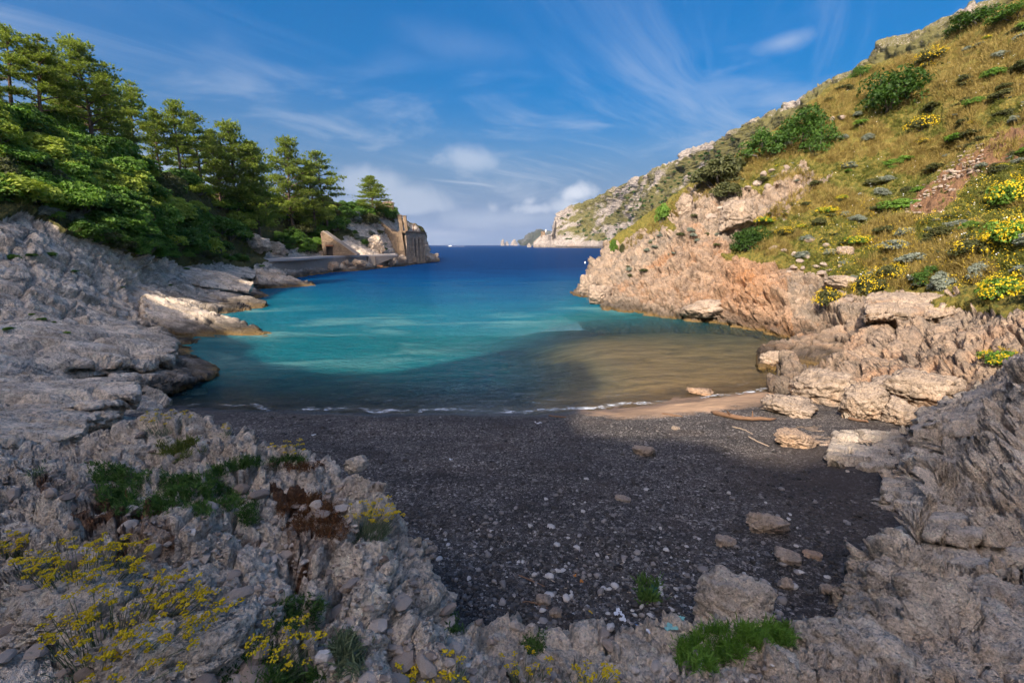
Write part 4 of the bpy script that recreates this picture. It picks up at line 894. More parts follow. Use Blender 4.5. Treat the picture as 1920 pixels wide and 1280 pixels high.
# ------------------------------------------------------------------ vegetation
def blades_np(base, dirv, length, width, bend=0.0, segs=1, r=None, tint=None):
    """narrow leaves: one triangle (segs=1) or a bent strip each -> V, faces, tint"""
    r = r or rng; n = len(base)
    dirv = dirv / (np.linalg.norm(dirv, axis=1)[:, None] + 1e-9)
    side = np.cross(dirv, r.normal(size=(n, 3))); side /= np.linalg.norm(side, axis=1)[:, None] + 1e-9
    length = np.broadcast_to(length, (n,)); width = np.broadcast_to(width, (n,))
    tint = r.random(n) if tint is None else tint
    if segs == 1:
        V = np.stack([base - side * width[:, None] / 2, base + side * width[:, None] / 2, base + dirv * length[:, None]], 1)
        return V.reshape(-1, 3), np.arange(3 * n).reshape(-1, 3), np.repeat(tint, 3)
    mid = base + dirv * (length * 0.55)[:, None]; down = np.array([0, 0, -1.0]) * (bend * length)[:, None]
    tip = base + dirv * length[:, None] + down
    w = side * width[:, None] / 2
    V = np.stack([base - w * 0.7, base + w * 0.7, mid + w, mid - w, tip], 1).reshape(-1, 3)
    k = 5 * np.arange(n)[:, None]
    return V, [k + np.array([[0, 1, 2, 3]]), k + np.array([[3, 2, 4]])], np.repeat(tint, 5)
def leaves_np(cen, nrm, size, r, tint, aspect=0.55):
    """small four-cornered leaves facing nrm"""
    n = len(cen); nrm = nrm / (np.linalg.norm(nrm, axis=1)[:, None] + 1e-9)
    a = np.cross(nrm, r.normal(size=(n, 3))); a /= np.linalg.norm(a, axis=1)[:, None] + 1e-9; b = np.cross(nrm, a)
    s = np.broadcast_to(size, (n,))[:, None]
    V = np.stack([cen - a * s, cen - b * s * aspect + nrm * s * 0.12, cen + a * s, cen + b * s * aspect + nrm * s * 0.12], 1).reshape(-1, 3)
    return V, np.arange(4 * n).reshape(-1, 4), np.repeat(tint, 4)
def sphere_pts(n, r): 
    v = r.normal(size=(n, 3)); return v / np.linalg.norm(v, axis=1)[:, None]

def shrub_parts(seed, wide=1.0, high=0.8, lumps=26, per=85, leaf=0.075, hollow=0.75, spread=1.0):
    """unit-radius dome of leaf clumps plus crooked stems"""
    r = np.random.default_rng(seed)
    d = sphere_pts(lumps, r); d[:, 2] = np.abs(d[:, 2]) * 1.0 - 0.10
    rad = r.uniform(0.55, 1.0, lumps)
    cl = d * rad[:, None] * np.array([wide * 0.78, wide * 0.78, high]) ; cl[:, 2] += 0.10
    cr = r.uniform(0.20, 0.36, lumps) * spread
    C_, N_, T_ = [], [], []
    for c, q in zip(cl, cr):
        k = int(per * (q / 0.28) ** 2)
        s = sphere_pts(k, r); s[:, 2] = np.where(s[:, 2] < -0.35, -s[:, 2], s[:, 2])
        rr = q * r.uniform(hollow, 1.12, k)
        C_.append(c + s * rr[:, None] * np.array([1.1, 1.1, 0.8])); N_.append(s + 0.7 * r.normal(size=(k, 3)) + np.array([0, 0, 0.5]))
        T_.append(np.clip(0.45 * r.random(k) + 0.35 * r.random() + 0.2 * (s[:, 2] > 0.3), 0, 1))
    V, F, T = leaves_np(np.concatenate(C_), np.concatenate(N_), leaf * r.uniform(0.7, 1.3, sum(map(len, C_))), r, np.concatenate(T_))
    V[:, 2] = np.maximum(V[:, 2], -0.12)
    paths, rads = [], []
    for c in cl[:: max(1, lumps // 12)]:
        m = c * 0.5 + r.normal(size=3) * 0.06; m[2] = abs(m[2]) * 0.8
        paths.append(np.array([[c[0] * 0.08, c[1] * 0.08, -0.15], m, c])); rads.append([0.035, 0.024, 0.010])
    return (V, F, T), tubes(paths, rads, 4)
def pine_parts(seed, lean=0.0, crown0=0.25, width=0.30, limbs=24, flat=0.32, taper_top=0.35):
    """unit-height Mediterranean pine: trunk with limbs, crown of needle tufts"""
    r = np.random.default_rng(seed)
    hs = np.linspace(0, 1, 9); bendv = r.uniform(-1, 1, 2) * 0.03
    tr = np.stack([lean * hs ** 1.5 + bendv[0] * np.sin(hs * 5), bendv[1] * np.sin(hs * 4 + 1), hs * 0.97], 1); tr[0, 2] = -0.06
    paths = [tr]; rads = [np.interp(hs, [0, 1], [0.020, 0.004])]
    B, D, L, T = [], [], [], []
    az = r.uniform(0, 6.28)
    for i in range(limbs):
        h = crown0 + (0.98 - crown0) * (i + r.uniform(0, 0.9)) / limbs; az += 2.4 + r.uniform(-0.5, 0.5)
        x = (h - crown0) / (1 - crown0)
        w = width * (np.interp(x, [0, 0.15, 0.6, 1], [0.85, 1.0, 0.55, taper_top * 0.2])) * r.uniform(0.65, 1.2)
        o = np.array([np.interp(h, hs, tr[:, 0]), np.interp(h, hs, tr[:, 1]), h * 0.97])
        dr = np.array([math.cos(az), math.sin(az), r.uniform(-0.02, 0.30) + 0.2 * x])
        k = np.linspace(0, 1, 5)[:, None]; pth = o + dr * w * k + np.array([0, 0, 0.07 * w]) * np.sin(k * 3) + r.normal(size=(5, 3)) * 0.008 * k
        paths.append(pth); rads.append(np.linspace(0.0065, 0.0015, 5) * (1.3 - 0.6 * x))
        nc = 4 + int(w / width * 6)
        for c in range(nc):
            kk = r.uniform(0.35, 1.05); pc = o + dr * w * kk + np.array([r.normal() * 0.028, r.normal() * 0.028, 0.010 + abs(r.normal()) * 0.006])
            nt = r.integers(10, 16); rad = r.uniform(0.022, 0.040)
            s = r.normal(size=(nt, 3)) * np.array([1, 1, flat]) * rad
            tb = r.random()
            for q in s:
                nb = 8; dd = r.normal(size=(nb, 3)) * 0.7 + np.array([0, 0, 0.8]) + q / rad * 0.5
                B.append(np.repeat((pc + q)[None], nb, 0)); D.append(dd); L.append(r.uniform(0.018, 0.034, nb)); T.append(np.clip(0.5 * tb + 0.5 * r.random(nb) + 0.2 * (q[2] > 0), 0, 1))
    V, F, Tt = blades_np(np.concatenate(B), np.concatenate(D), np.concatenate(L), 0.0085, r=r, tint=np.concatenate(T))
    return (V, F, Tt), tubes(paths, rads, 5)

def make_plant(name, parts, leafmat, woodmat, leafname='foliage', woodname='stems'):
    """prototype meshes of a plant: foliage and wood"""
    (V, F, T), (tv, tf) = parts
    return dict(name=name, leaf=(leafname, mesh_np(leafname, V, F, smooth=False, attrs=dict(tint=T)), M[leafmat]), wood=(woodname, mesh_np(woodname, tv, tf), M[woodmat]))
PINES = [make_plant('pine_tree', pine_parts(11, 0.02, 0.30, 0.30), 'pine', 'bark', 'crown', 'trunk'),
         make_plant('pine_tree', pine_parts(12, -0.04, 0.18, 0.34, 36, 0.4), 'pine', 'bark', 'crown', 'trunk'),
         make_plant('pine_tree', pine_parts(13, 0.12, 0.42, 0.36, 18, 0.3, 0.9), 'pine', 'bark', 'crown', 'trunk'),
         make_plant('pine_tree', pine_parts(14, 0.0, 0.10, 0.32, 40, 0.45, 0.25), 'pine', 'bark', 'crown', 'trunk'),
         make_plant('pine_tree', pine_parts(15, 0.05, 0.45, 0.22, 17, 0.4, 0.5), 'pine', 'bark', 'crown', 'trunk')]
SHR = {}
for k, mat in (('maquis', 'maquis'), ('green', 'green'), ('spurge', 'spurge'), ('olive', 'olive'), ('silver', 'silver')):
    SHR[k] = [make_plant('shrub', shrub_parts(100 + i * 7 + len(k), 1.0, [0.75, 0.95, 0.6][i], [26, 32, 22][i]), mat, 'twig') for i in range(3)]
BIG = [make_plant('shrub', shrub_parts(300 + i, 1.0, 0.7, 70, 120, 0.040, 0.7, 0.62), 'mastic', 'twig') for i in range(2)]
BIGG = [make_plant('shrub', shrub_parts(310 + i, 1.0, 0.75, 60, 110, 0.042, 0.7, 0.62), 'maquis', 'twig') for i in range(2)]
def put(proto, loc, scale, rz=None, label=None, cat=None, group=None, name=None, tilt=(0, 0)):
    o = bpy.data.objects.new(name or proto['name'], None); C.objects.link(o); o.empty_display_size = 0.3
    o.location = loc; o.scale = scale if isinstance(scale, (tuple, list)) else (scale,) * 3
    o.rotation_euler = (tilt[0], tilt[1], random.uniform(0, 6.28) if rz is None else rz)
    for k in ('leaf', 'wood'):
        nm, me, mt = proto[k]; link(nm, me, mt, o)
    tag(o, label, cat, group); return o

ORD = ['leftmost', 'second from left', 'third from left', 'fourth from left', 'fifth from left', 'sixth from left', 'seventh from left', 'eighth from left', 'ninth from left', 'tenth from left'] + ['%dth from left' % i for i in range(11, 60)]
NAMED = {}
def later(o, kind, u, v, marks):
    """remember a plant; name_them() then says beside which landmark it stands and its order there"""
    m = min(marks, key=lambda a: (a[0] - u) ** 2 + (a[1] - v) ** 2)[2]; NAMED.setdefault((kind, m), []).append((u, o))
def name_them():
    for (kind, m), lst in NAMED.items():
        lst.sort(key=lambda a: a[0])
        for i, (u, o) in enumerate(lst): o['label'] = '%s %s' % (kind, m) if len(lst) == 1 else '%s %s; %s there' % (kind, m, ORD[i])
# pines on the left hill: crown axis pixel u, foot v, top v, prototype, depth if the ridge hides the foot
PN = [
 (38, 262, 62, 2, 50, 'tall pine with bare trunk at the left edge of the picture'),
 (92, 262, 82, 0, 51, 'tall pine second from the left edge with a yellow-green crown'),
 (168, 262, 86, 1, 56, 'broad tall pine with two pale trunks standing above the scrub'),
 (-30, 262, 90, 1, 47, None), (128, 250, 128, 3, 62, 'dark pine filling the gap left of the broad tall pine'),
 (215, 285, 150, 3, 66, 'dark pine just right of the broad tall pine'),
 (258, 300, 152, 0, 72, 'slim pine with a pointed top, left of the paired thin pines'),
 (300, 312, 200, 3, 78, 'low bushy pine between the pointed pine and the thin trunk'),
 (335, 322, 184, 4, 80, 'thin-trunked pine with a small high crown on the left hill'),
 (375, 335, 204, 0, 88, 'round-topped pine next to the thin-trunked one'),
 (408, 345, 236, 3, 94, 'small pine at the left of the large dense pine'),
 (445, 360, 222, 1, 98, 'large dense pine at the middle of the left hill'),
 (478, 362, 254, 3, 102, 'dark pine behind the right side of the large dense pine'),
 (350, 345, 250, 1, 86, 'yellow-green pine below the thin-trunked one'),
 (548, 378, 264, 1, 124, 'conical pine standing alone against the sky'),
 (585, 378, 306, 3, 130, 'short pine tucked between the conical and the leaning pine'),
 (612, 384, 289, 2, 134, 'leaning open-crowned pine with layered branches'),
 (698, 394, 331, 3, 158, 'compact round pine beside the ruined wall on the headland'),
 (250, 330, 232, 3, 70, 'shaded pine in front of the pointed pine'), (20, 300, 170, 3, 46, 'lower pine in front of the leftmost tall pines'),
]
for u, vb, vt, k, t, lab in PN:
    h = cast(u, vb, ('left',)); 
    p = P(u, vb, t); g = drop(p[0], p[1], ('left',))
    if g is not None: z = g[0][2]
    else: z = p[2]
    top = P(u, vt, t); hgt = max(3.0, (top[2] - z + 0.2) * (0.93 if 200 < u < 500 else 1.0))
    wx = 1.7 if u == 698 else (1.15 if u < 230 else 0.95)
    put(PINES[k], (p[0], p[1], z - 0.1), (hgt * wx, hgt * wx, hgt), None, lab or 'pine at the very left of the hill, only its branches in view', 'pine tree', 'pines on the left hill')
print('pines done')
# scrub on the left hill
def scatter_px(poly, n, names, seed, reject=None):
    r = np.random.default_rng(seed); pu = [a for a, b in poly]; pv = [b for a, b in poly]; out = []
    while len(out) < n:
        u = r.uniform(min(pu), max(pu), 400); v = r.uniform(min(pv), max(pv), 400); ok = in_poly(u, v, poly)
        for a, b in zip(u[ok], v[ok]):
            if reject is not None and reject(a, b): continue
            h = cast(a, b, names)
            if h is not None: out.append((a, b, h))
            if len(out) >= n: break
    return out
LPOLY = [(-60, 215), (60, 215), (180, 280), (300, 330), (420, 360), (520, 375), (640, 388), (690, 395), (660, 430), (600, 455), (560, 470), (440, 482), (330, 470), (250, 450), (170, 425), (110, 392), (-60, 372)]
LMARK = [(40, 240, 'under the leftmost pines'), (165, 275, 'under the broad tall pine'), (262, 340, 'by the largest lit bush'), (30, 350, 'at the left edge'), (150, 390, 'above the silver cushions'), (335, 340, 'below the thin-trunked pine'), (300, 420, 'low on the slope'), (440, 370, 'below the large dense pine'), (430, 440, 'above the path'), (530, 390, 'round the flat-topped tree'), (550, 440, 'left of the ramp wall'), (612, 400, 'below the leaning pine'), (650, 420, 'beside the quarry face'), (230, 300, 'below the pointed pine'), (380, 390, 'in the dark hollow mid-slope')]
pts = scatter_px(LPOLY, 160, ('left',), 5)
pts.sort(key=lambda a: -a[2][2])
kinds = ['maquis'] * 7 + ['green'] * 7 + ['spurge'] * 3 + ['olive'] * 2
LAB = {'maquis': ('dark green shrub in the dense scrub of the left hill', 'dark shrubs on the left hill'), 'green': ('mid green leafy shrub in the dense scrub of the left hill', 'green shrubs on the left hill'),
       'spurge': ('yellow-green shrub lit up among the scrub of the left hill', 'yellow-green shrubs on the left hill'), 'olive': ('dull olive shrub in the dense scrub of the left hill', 'olive shrubs on the left hill')}
for i, (u, v, h) in enumerate(pts):
    k = random.choice(kinds); t = h[2]
    s = random.uniform(1.5, 2.6) * (0.8 + t / 160)
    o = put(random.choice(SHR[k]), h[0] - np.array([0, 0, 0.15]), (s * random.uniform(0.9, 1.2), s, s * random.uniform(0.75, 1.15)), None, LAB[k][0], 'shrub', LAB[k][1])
    later(o, {'maquis': 'dark green shrub', 'green': 'mid green shrub', 'spurge': 'yellow-green shrub', 'olive': 'dull olive shrub'}[k], u, v, LMARK)
for u, v, w, k, lab in [(262, 340, 75, 'spurge', 'bright yellow-green bush, the largest lit patch on the left hill'), (190, 345, 55, 'spurge', 'yellow-green bush lower left of the largest lit patch'), (525, 388, 80, 'spurge', 'flat-topped yellow-green tree above the rock wall by the path'),
                        (583, 395, 40, 'spurge', 'small yellow-green tree right of the flat-topped one'), (465, 352, 60, 'spurge', 'yellow-green bush under the large dense pine'), (430, 425, 75, 'green', 'bright green bush above the path'), (35, 215, 70, 'spurge', 'lit grass-green bush under the leftmost pines'),
                        (110, 245, 90, 'green', 'leafy green bush below the broad tall pine'), (60, 330, 90, 'green', 'large green bush at the left edge above the pale rocks'), (120, 360, 80, 'maquis', 'dark bush above the silver-leaved patch at left'),
                        (580, 462, 44, 'green', 'round bright green bush beside the ramp at the pier'), (600, 430, 30, 'spurge', 'yellow bush at the top of the ramp'), (660, 405, 40, 'silver', 'pale silver bush below the ruined wall'), (690, 408, 46, 'olive', 'olive-green tree hanging over the quarry face'), (596, 452, 34, 'green', 'green bush at the upper corner of the ramp wall'), (590, 436, 30, 'maquis', 'dark bush behind the upper corner of the ramp wall'), (560, 445, 50, 'maquis', 'dark bush between the pale overhanging rock and the ramp'), (672, 395, 40, 'green', 'green bush next to the pale silver bush'),
                        (752, 402, 26, 'maquis', 'dark round bush behind the twin pillars'), (735, 395, 30, 'green', 'green bush under the ruined wall on the headland'), (710, 400, 30, 'olive', 'scrubby bush left of the ruined wall')]:
    h = cast(u, v + w * 0.25, ('left',))
    if h is None: continue
    s = w / FPX * h[2] / 2
    put(random.choice(SHR[k]), h[0] - np.array([0, 0, 0.1]), (s, s, s * 0.95), None, lab, 'tree' if 'tree' in lab else 'shrub')
for i, (u, v, h) in enumerate(scatter_px([(600, 380), (660, 382), (730, 392), (760, 402), (742, 412), (690, 404), (640, 412), (600, 425)], 34, ('left',), 14)):
    s = random.uniform(1.6, 2.8); o = put(random.choice(SHR[random.choice(['maquis', 'green', 'olive'])]), h[0] - np.array([0, 0, 0.2]), (s, s, s * 0.9), None, 'shrub on the ridge', 'shrub', 'shrubs on the ridge of the left headland')
    later(o, 'shrub', u, v, [(615, 395, 'on the ridge by the leaning pine'), (660, 395, 'on the ridge above the quarry'), (700, 400, 'round the compact pine'), (745, 402, 'behind the twin pillars')])
for i, (u, v, h) in enumerate(scatter_px([(-20, 230), (120, 270), (250, 330), (400, 375), (520, 390), (480, 425), (330, 420), (180, 380), (60, 330), (-20, 300)], 34, ('left',), 17)):
    s = random.uniform(1.2, 2.0) * (0.8 + h[2] / 160); o = put(random.choice(SHR['spurge']), h[0] + np.array([0, 0, 0.5]), (s * 1.2, s, s), None, 'shrub', 'shrub', 'bright bushes on the left hill')
    later(o, 'bright lime-green bush', u, v, LMARK)
for i, (u, v, h) in enumerate(scatter_px([(100, 388), (170, 420), (250, 446), (330, 466), (450, 480), (450, 492), (330, 488), (240, 472), (160, 448), (95, 408)], 60, ('left',), 15)):
    s = random.uniform(0.6, 1.3) * (0.7 + h[2] / 120); k = random.choice(['maquis', 'green', 'green', 'olive']); o = put(random.choice(SHR[k]), h[0] - np.array([0, 0, 0.1]), (s * 1.2, s, s * 0.9), None, 'shrub', 'shrub', 'low shrubs along the foot of the left hill', name='low_shrub')
    later(o, {'maquis': 'low dark shrub', 'green': 'low green shrub', 'olive': 'low olive shrub'}[k], u, v, [(140, 420, 'at the rock edge right of the silver cushions'), (240, 455, 'at the rock edge, left of the path'), (330, 475, 'at the rock edge below the hollow'), (430, 485, 'beside the path at the rock edge')])
for i, (u, v, h) in enumerate(scatter_px([(625, 420), (690, 415), (720, 440), (728, 468), (690, 465), (650, 440)], 20, ('left',), 16)):
    s = random.uniform(0.7, 1.6); k = random.choice(['maquis', 'green', 'olive', 'silver']); o = put(random.choice(SHR[k]), h[0] - np.array([0, 0, 0.1]), (s, s, s), None, 'shrub', 'shrub', 'shrubs on the quarry face')
    later(o, {'maquis': 'dark shrub', 'green': 'green shrub', 'olive': 'olive shrub', 'silver': 'silver shrub'}[k], u, v, [(660, 440, 'on the quarry face above the ramp'), (710, 450, 'on the quarry face by the wall')])
for i, (u, v, h) in enumerate(scatter_px([(40, 360), (110, 370), (210, 440), (180, 450), (110, 415), (50, 390)], 14, ('left',), 8)):
    put(random.choice(SHR['silver']), h[0], random.uniform(0.4, 0.8), None, 'silver-grey cushion plant in the pale patch at the left', 'plant', 'silver cushions at the left', name='cushion_plant')
# small green tufts in cracks of the left shore
for u, v, w in [(78, 600, 20), (125, 625, 14), (15, 618, 22), (100, 605, 10), (60, 590, 12), (350, 505, 12), (140, 510, 14), (230, 540, 10), (95, 480, 24), (20, 485, 30), (60, 480, 22), (320, 535, 8), (490, 500, 16)]:
    h = cast(u, v)
    if h is None: continue
    s = w / FPX * h[2] / 2
    put(random.choice(SHR['green']), h[0], (s, s, s * 0.6), None, 'small green tuft growing in a crack of the left shore rock', 'plant', 'tufts in the left shore rock', name='green_tuft')

# right hill: named shrubs
def shrub_px(u0, v0, u1, v1, k, lab, names=('right',), protos=None, cat='shrub', group=None):
    h = cast((u0 + u1) / 2, v0 + 0.72 * (v1 - v0), names)
    if h is None: return
    s = (u1 - u0) / FPX * h[2] / 2 * (1.15 if protos else 1); z = (v1 - v0) / FPX * h[2] * (1.1 if protos else 1)
    put(random.choice(protos or SHR[k]), h[0] - np.array([0, 0, 0.12 * z]), (s, s * 0.9, z * 0.85), None, lab, cat, group)
for a in [(1590, 128, 1742, 225, 'maquis', 'large dark green shrub high on the right slope', BIG), (1440, 195, 1562, 290, 'maquis', 'wide spreading shrub on the right hill, its upper half', BIG), (1385, 235, 1480, 305, 'green', 'glossy green shrub at the lower left of the wide spreading shrub', BIGG),
          (1500, 225, 1575, 300, 'green', 'green shrub over the bare pale scree on the right hill', BIGG), (1545, 128, 1598, 162, 'maquis', 'small round shrub on the crest of the right hill', BIG), (1590, 122, 1640, 150, 'green', 'low shrub on the crest beside the small round one', BIGG),
          (1295, 298, 1400, 362, 'olive', 'olive shrub on the crest above the cliff', None), (1330, 335, 1400, 375, 'olive', 'dull shrub hanging over the top of the cliff', None), (1365, 418, 1452, 482, 'maquis', 'dense dark green shrub right of the orange cliff', BIG),
          (1710, 495, 1772, 540, 'green', 'bright green shrub above the overhanging slab', BIGG), (1738, 508, 1790, 552, 'silver', 'silver-white shrub beside the bright green one', None), (1812, 495, 1850, 530, 'silver', 'grey-green cushion on the bank at right', None),
          (1225, 380, 1262, 430, 'green', 'green shrub climbing the left edge of the cliff', None), (1140, 450, 1160, 480, 'green', 'small green bush on the nose of the right point', None), (1160, 455, 1172, 480, 'olive', 'small olive bush near the nose of the right point', None), (1780, 10, 1900, 60, 'maquis', 'dark shrub along the crest in the upper right corner', BIG),
          (1860, 0, 1960, 40, 'green', 'green shrub at the top right corner of the picture', BIGG)]:
    shrub_px(*a[:6], protos=a[6])

def flower_bush(seed, flowers=260, leafmat='olive'):
    r = np.random.default_rng(seed); parts = shrub_parts(seed, 1.0, 0.7, 24, 70, 0.07)
    d = sphere_pts(flowers, r); d[:, 2] = np.abs(d[:, 2]) * 0.95 + 0.02
    lump = 0.5 + fbm(d * 2.0 + seed, 2); keep = lump > 0.35
    c = d * np.array([0.98, 0.98, 0.85]) * r.uniform(0.9, 1.08, (flowers, 1)); c[:, 2] += 0.08; c = c[keep]; d = d[keep]
    V, F, T = leaves_np(np.repeat(c, 3, 0) + r.normal(size=(len(c) * 3, 3)) * 0.035, np.repeat(d, 3, 0) + r.normal(size=(len(c) * 3, 3)) * 0.6 + np.array([0, 0, 0.7]), 0.036, r, r.random(len(c) * 3), 0.9)
    p = make_plant('flowering_shrub', parts, leafmat, 'twig'); p['flowers'] = ('flowers', mesh_np('flowers', V, F, smooth=False, attrs=dict(tint=T)), M['yellow']); return p
FB = [flower_bush(400, 300), flower_bush(401, 420, 'green'), flower_bush(402, 180, 'silver')]
def put_flower(proto, loc, scale, label, group=None, tilt=(0, 0)):
    o = put(proto, loc, scale, None, label, 'flowering shrub', group, tilt=tilt); nm, me, mt = proto['flowers']; link(nm, me, mt, o)['kind'] = 'stuff'; return o
for u0, v0, u1, v1, k, lab in [(1845, 505, 1930, 575, 1, 'yellow flowering bush on the bank at the right edge'), (1845, 648, 1915, 688, 1, 'bright yellow flower cushion on the lit rock at right'), (1525, 535, 1580, 580, 0, 'yellow and green bush by the smooth pale boulder'),
                               (1600, 510, 1660, 560, 0, 'yellow bush above the left end of the overhanging slab'), (1850, 400, 1930, 470, 1, 'tall yellow broom at the right edge, middle of the slope'), (1860, 325, 1935, 395, 1, 'yellow broom at the right edge near the bare earth'), (1790, 440, 1860, 490, 0, 'yellow-tinged bush on the right slope over the silver cushion'),
                               (1718, 88, 1775, 122, 0, 'yellow flowering patch near the crest at right'), (1700, 215, 1760, 250, 0, 'yellow patch below the large dark shrub'), (1640, 490, 1700, 530, 0, 'yellow cushion in the grass above the smooth pale boulder')]:
    h = cast((u0 + u1) / 2, v0 + 0.75 * (v1 - v0), ('right',))
    if h is None: continue
    s = (u1 - u0) / FPX * h[2] / 2; put_flower(FB[k], h[0] - np.array([0, 0, 0.08 * s]), (s, s, (v1 - v0) / FPX * h[2] * 0.8), lab)
RPOLY = [(1300, 350), (1400, 290), (1560, 165), (1730, 90), (1900, 10), (1960, 0), (1960, 560), (1860, 545), (1800, 525), (1700, 540), (1600, 555), (1540, 515), (1470, 490), (1400, 470), (1440, 400), (1520, 340), (1440, 345), (1330, 365)]
EARTH = [(1700, 390), (1760, 318), (1815, 278), (1880, 235), (1960, 220), (1960, 265), (1880, 305), (1805, 355), (1780, 408), (1702, 412)]
bare = lambda u, v: random.random() < 0.86 and bool(in_poly(np.array([u]), np.array([v]), EARTH)[0])
RMARK = [(1660, 190, 'below the large dark shrub'), (1500, 320, 'under the wide spreading shrub'), (1720, 110, 'near the crest'), (1850, 130, 'in the upper right'), (1410, 450, 'by the dense dark shrub'), (1560, 420, 'in mid-slope'), (1700, 300, 'left of the bare earth'), (1850, 220, 'above the bare earth'), (1680, 440, 'below the stone wall'), (1570, 490, 'round the white angular rock'), (1750, 480, 'above the bright green shrub'), (1880, 420, 'by the tall yellow broom'), (1350, 350, 'on the cliff top')]
cush = scatter_px(RPOLY, 190, ('right',), 21, bare)
for i, (u, v, h) in enumerate(cush):
    q = random.random(); s = 0.3 + 0.75 * random.random() ** 2
    if q < 0.30: o = put_flower(random.choice(FB), h[0], (s * random.uniform(0.8, 1.5), s, s * 0.85), 'low cushion dotted with yellow flowers in the grass of the right slope', 'yellow-dotted cushions on the right slope')
    elif q < 0.52: o = put(random.choice(SHR['silver']), h[0], (s * random.uniform(0.8, 1.5), s, s * 0.8), None, 'low grey-green cushion in the grass of the right slope', 'plant', 'grey-green cushions on the right slope', name='cushion_plant')
    else: o = put(random.choice(SHR['olive'] + SHR['green'][:1]), h[0], (s * random.uniform(0.8, 1.8), s, s * 0.85), None, 'low olive-green cushion in the grass of the right slope', 'plant', 'olive cushions on the right slope', name='cushion_plant')
    later(o, 'yellow-dotted cushion' if q < 0.30 else 'grey-green cushion' if q < 0.52 else 'olive cushion', u, v, RMARK)
# few cushions on the cliff itself
for i, (u, v, h) in enumerate(scatter_px([(1160, 480), (1300, 400), (1420, 440), (1400, 480), (1300, 470), (1180, 530)], 26, ('right',), 33)):
    s = random.uniform(0.3, 0.6); o = put(random.choice(SHR['silver'] + SHR['olive']), h[0], (s, s, s * 0.7), None, 'small cushion plant clinging to the right cliff', 'plant', 'cushions on the right cliff', name='cushion_plant')
    later(o, 'small cushion plant', u, v, [(1190, 490, 'on the nose of the right cliff'), (1280, 440, 'below the pinnacle of the cliff'), (1390, 450, 'by the dense dark shrub on the cliff'), (1300, 465, 'in the middle of the right cliff')])

def grass_object(name, pts, per, hgt, mat, label, seed, width=0.03, lean=0.5):
    r = np.random.default_rng(seed); B, D, L, T = [], [], [], []
    for u, v, h in pts:
        p, n, t = h[0], h[1], h[2]
        k = per; hh = hgt * r.uniform(0.6, 1.35)
        off = r.normal(size=(k, 3)) * 0.14 * hh; off -= (off @ n)[:, None] * n
        B.append(p + off - n * 0.05); D.append(r.normal(size=(k, 3)) * lean + np.array([0.25, 0.1, 1.0]) + n * 0.45); L.append(hh * r.uniform(0.6, 1.2, k)); T.append(np.clip(r.normal(0.5, 0.2) + r.normal(size=k) * 0.2, 0, 1))
    V, F, Tt = blades_np(np.concatenate(B), np.concatenate(D), np.concatenate(L), width, 0.18, 2, r, np.concatenate(T))
    o = link(name, mesh_np(name, V, F, smooth=False, attrs=dict(tint=Tt)), M[mat]); tag(o, label, 'grass', kind='stuff'); return o
dens = fbm(np.array([[0, 0, 0.]]), 1)
name_them(); NAMED.clear()
gp = scatter_px(RPOLY + [], 6800, ('right',), 41, bare)
Nz = fbm(np.array([h[0] for u, v, h in gp]) * 0.16, 3)
upper = np.array([np.interp(v, [150, 420], [0.32, -0.12]) for u, v, h in gp])
dry = [g for g, a, b in zip(gp, Nz, upper) if a + b > 0]; grn = [g for g, a, b in zip(gp, Nz, upper) if a + b <= 0]
grass_object('dry_grass', dry, 22, 0.75, 'grass_dry', 'golden dry grass covering the right slope', 1, 0.035)
grass_object('green_grass', grn, 18, 0.5, 'grass_green', 'greenish low grass and herbs on the right slope', 2, 0.035, 0.8)
crest = scatter_px([(1155, 470), (1260, 385), (1300, 345), (1400, 282), (1560, 170), (1720, 100), (1730, 130), (1570, 215), (1420, 330), (1310, 380), (1270, 410), (1180, 470)], 700, ('right',), 43)
grass_object('crest_grass', crest, 22, 0.8, 'grass_dry', 'pale golden grass along the crest of the right hill', 3, 0.035)
lg = scatter_px(LPOLY, 700, ('left',), 44)
grass_object('hill_grass', lg, 18, 0.7, 'grass_green', 'green grass between the shrubs of the left hill', 4, 0.05)
wf = scatter_px(RPOLY, 130, ('right',), 45, bare)
r_ = np.random.default_rng(9); ce = np.concatenate([h[0] + np.array([0, 0, 0.5]) + r_.normal(size=(2, 3)) * 0.12 for u, v, h in wf])
V, F, T = leaves_np(ce, r_.normal(size=(len(ce), 3)) * 0.3 + np.array([-0.3, -0.4, 1]), 0.05, r_, r_.random(len(ce)), 0.95)
tag(link('white_flowers', mesh_np('white_flowers', V, F, smooth=False, attrs=dict(tint=T)), M['white_petal']), 'white flower heads dotted over the right slope', 'flowers', kind='stuff')
yf = scatter_px([(1440, 380), (1700, 380), (1960, 300), (1960, 560), (1700, 545), (1560, 520)], 700, ('right',), 46, bare)
ce = np.concatenate([h[0] + np.array([0, 0, 0.35]) + r_.normal(size=(5, 3)) * 0.16 for u, v, h in yf])
V, F, T = leaves_np(ce, r_.normal(size=(len(ce), 3)) * 0.4 + np.array([-0.3, -0.4, 1]), 0.035, r_, r_.random(len(ce)), 0.95)
tag(link('yellow_flowers', mesh_np('yellow_flowers', V, F, smooth=False, attrs=dict(tint=T)), M['yellow']), 'small yellow flowers scattered through the grass of the right slope', 'flowers', kind='stuff')
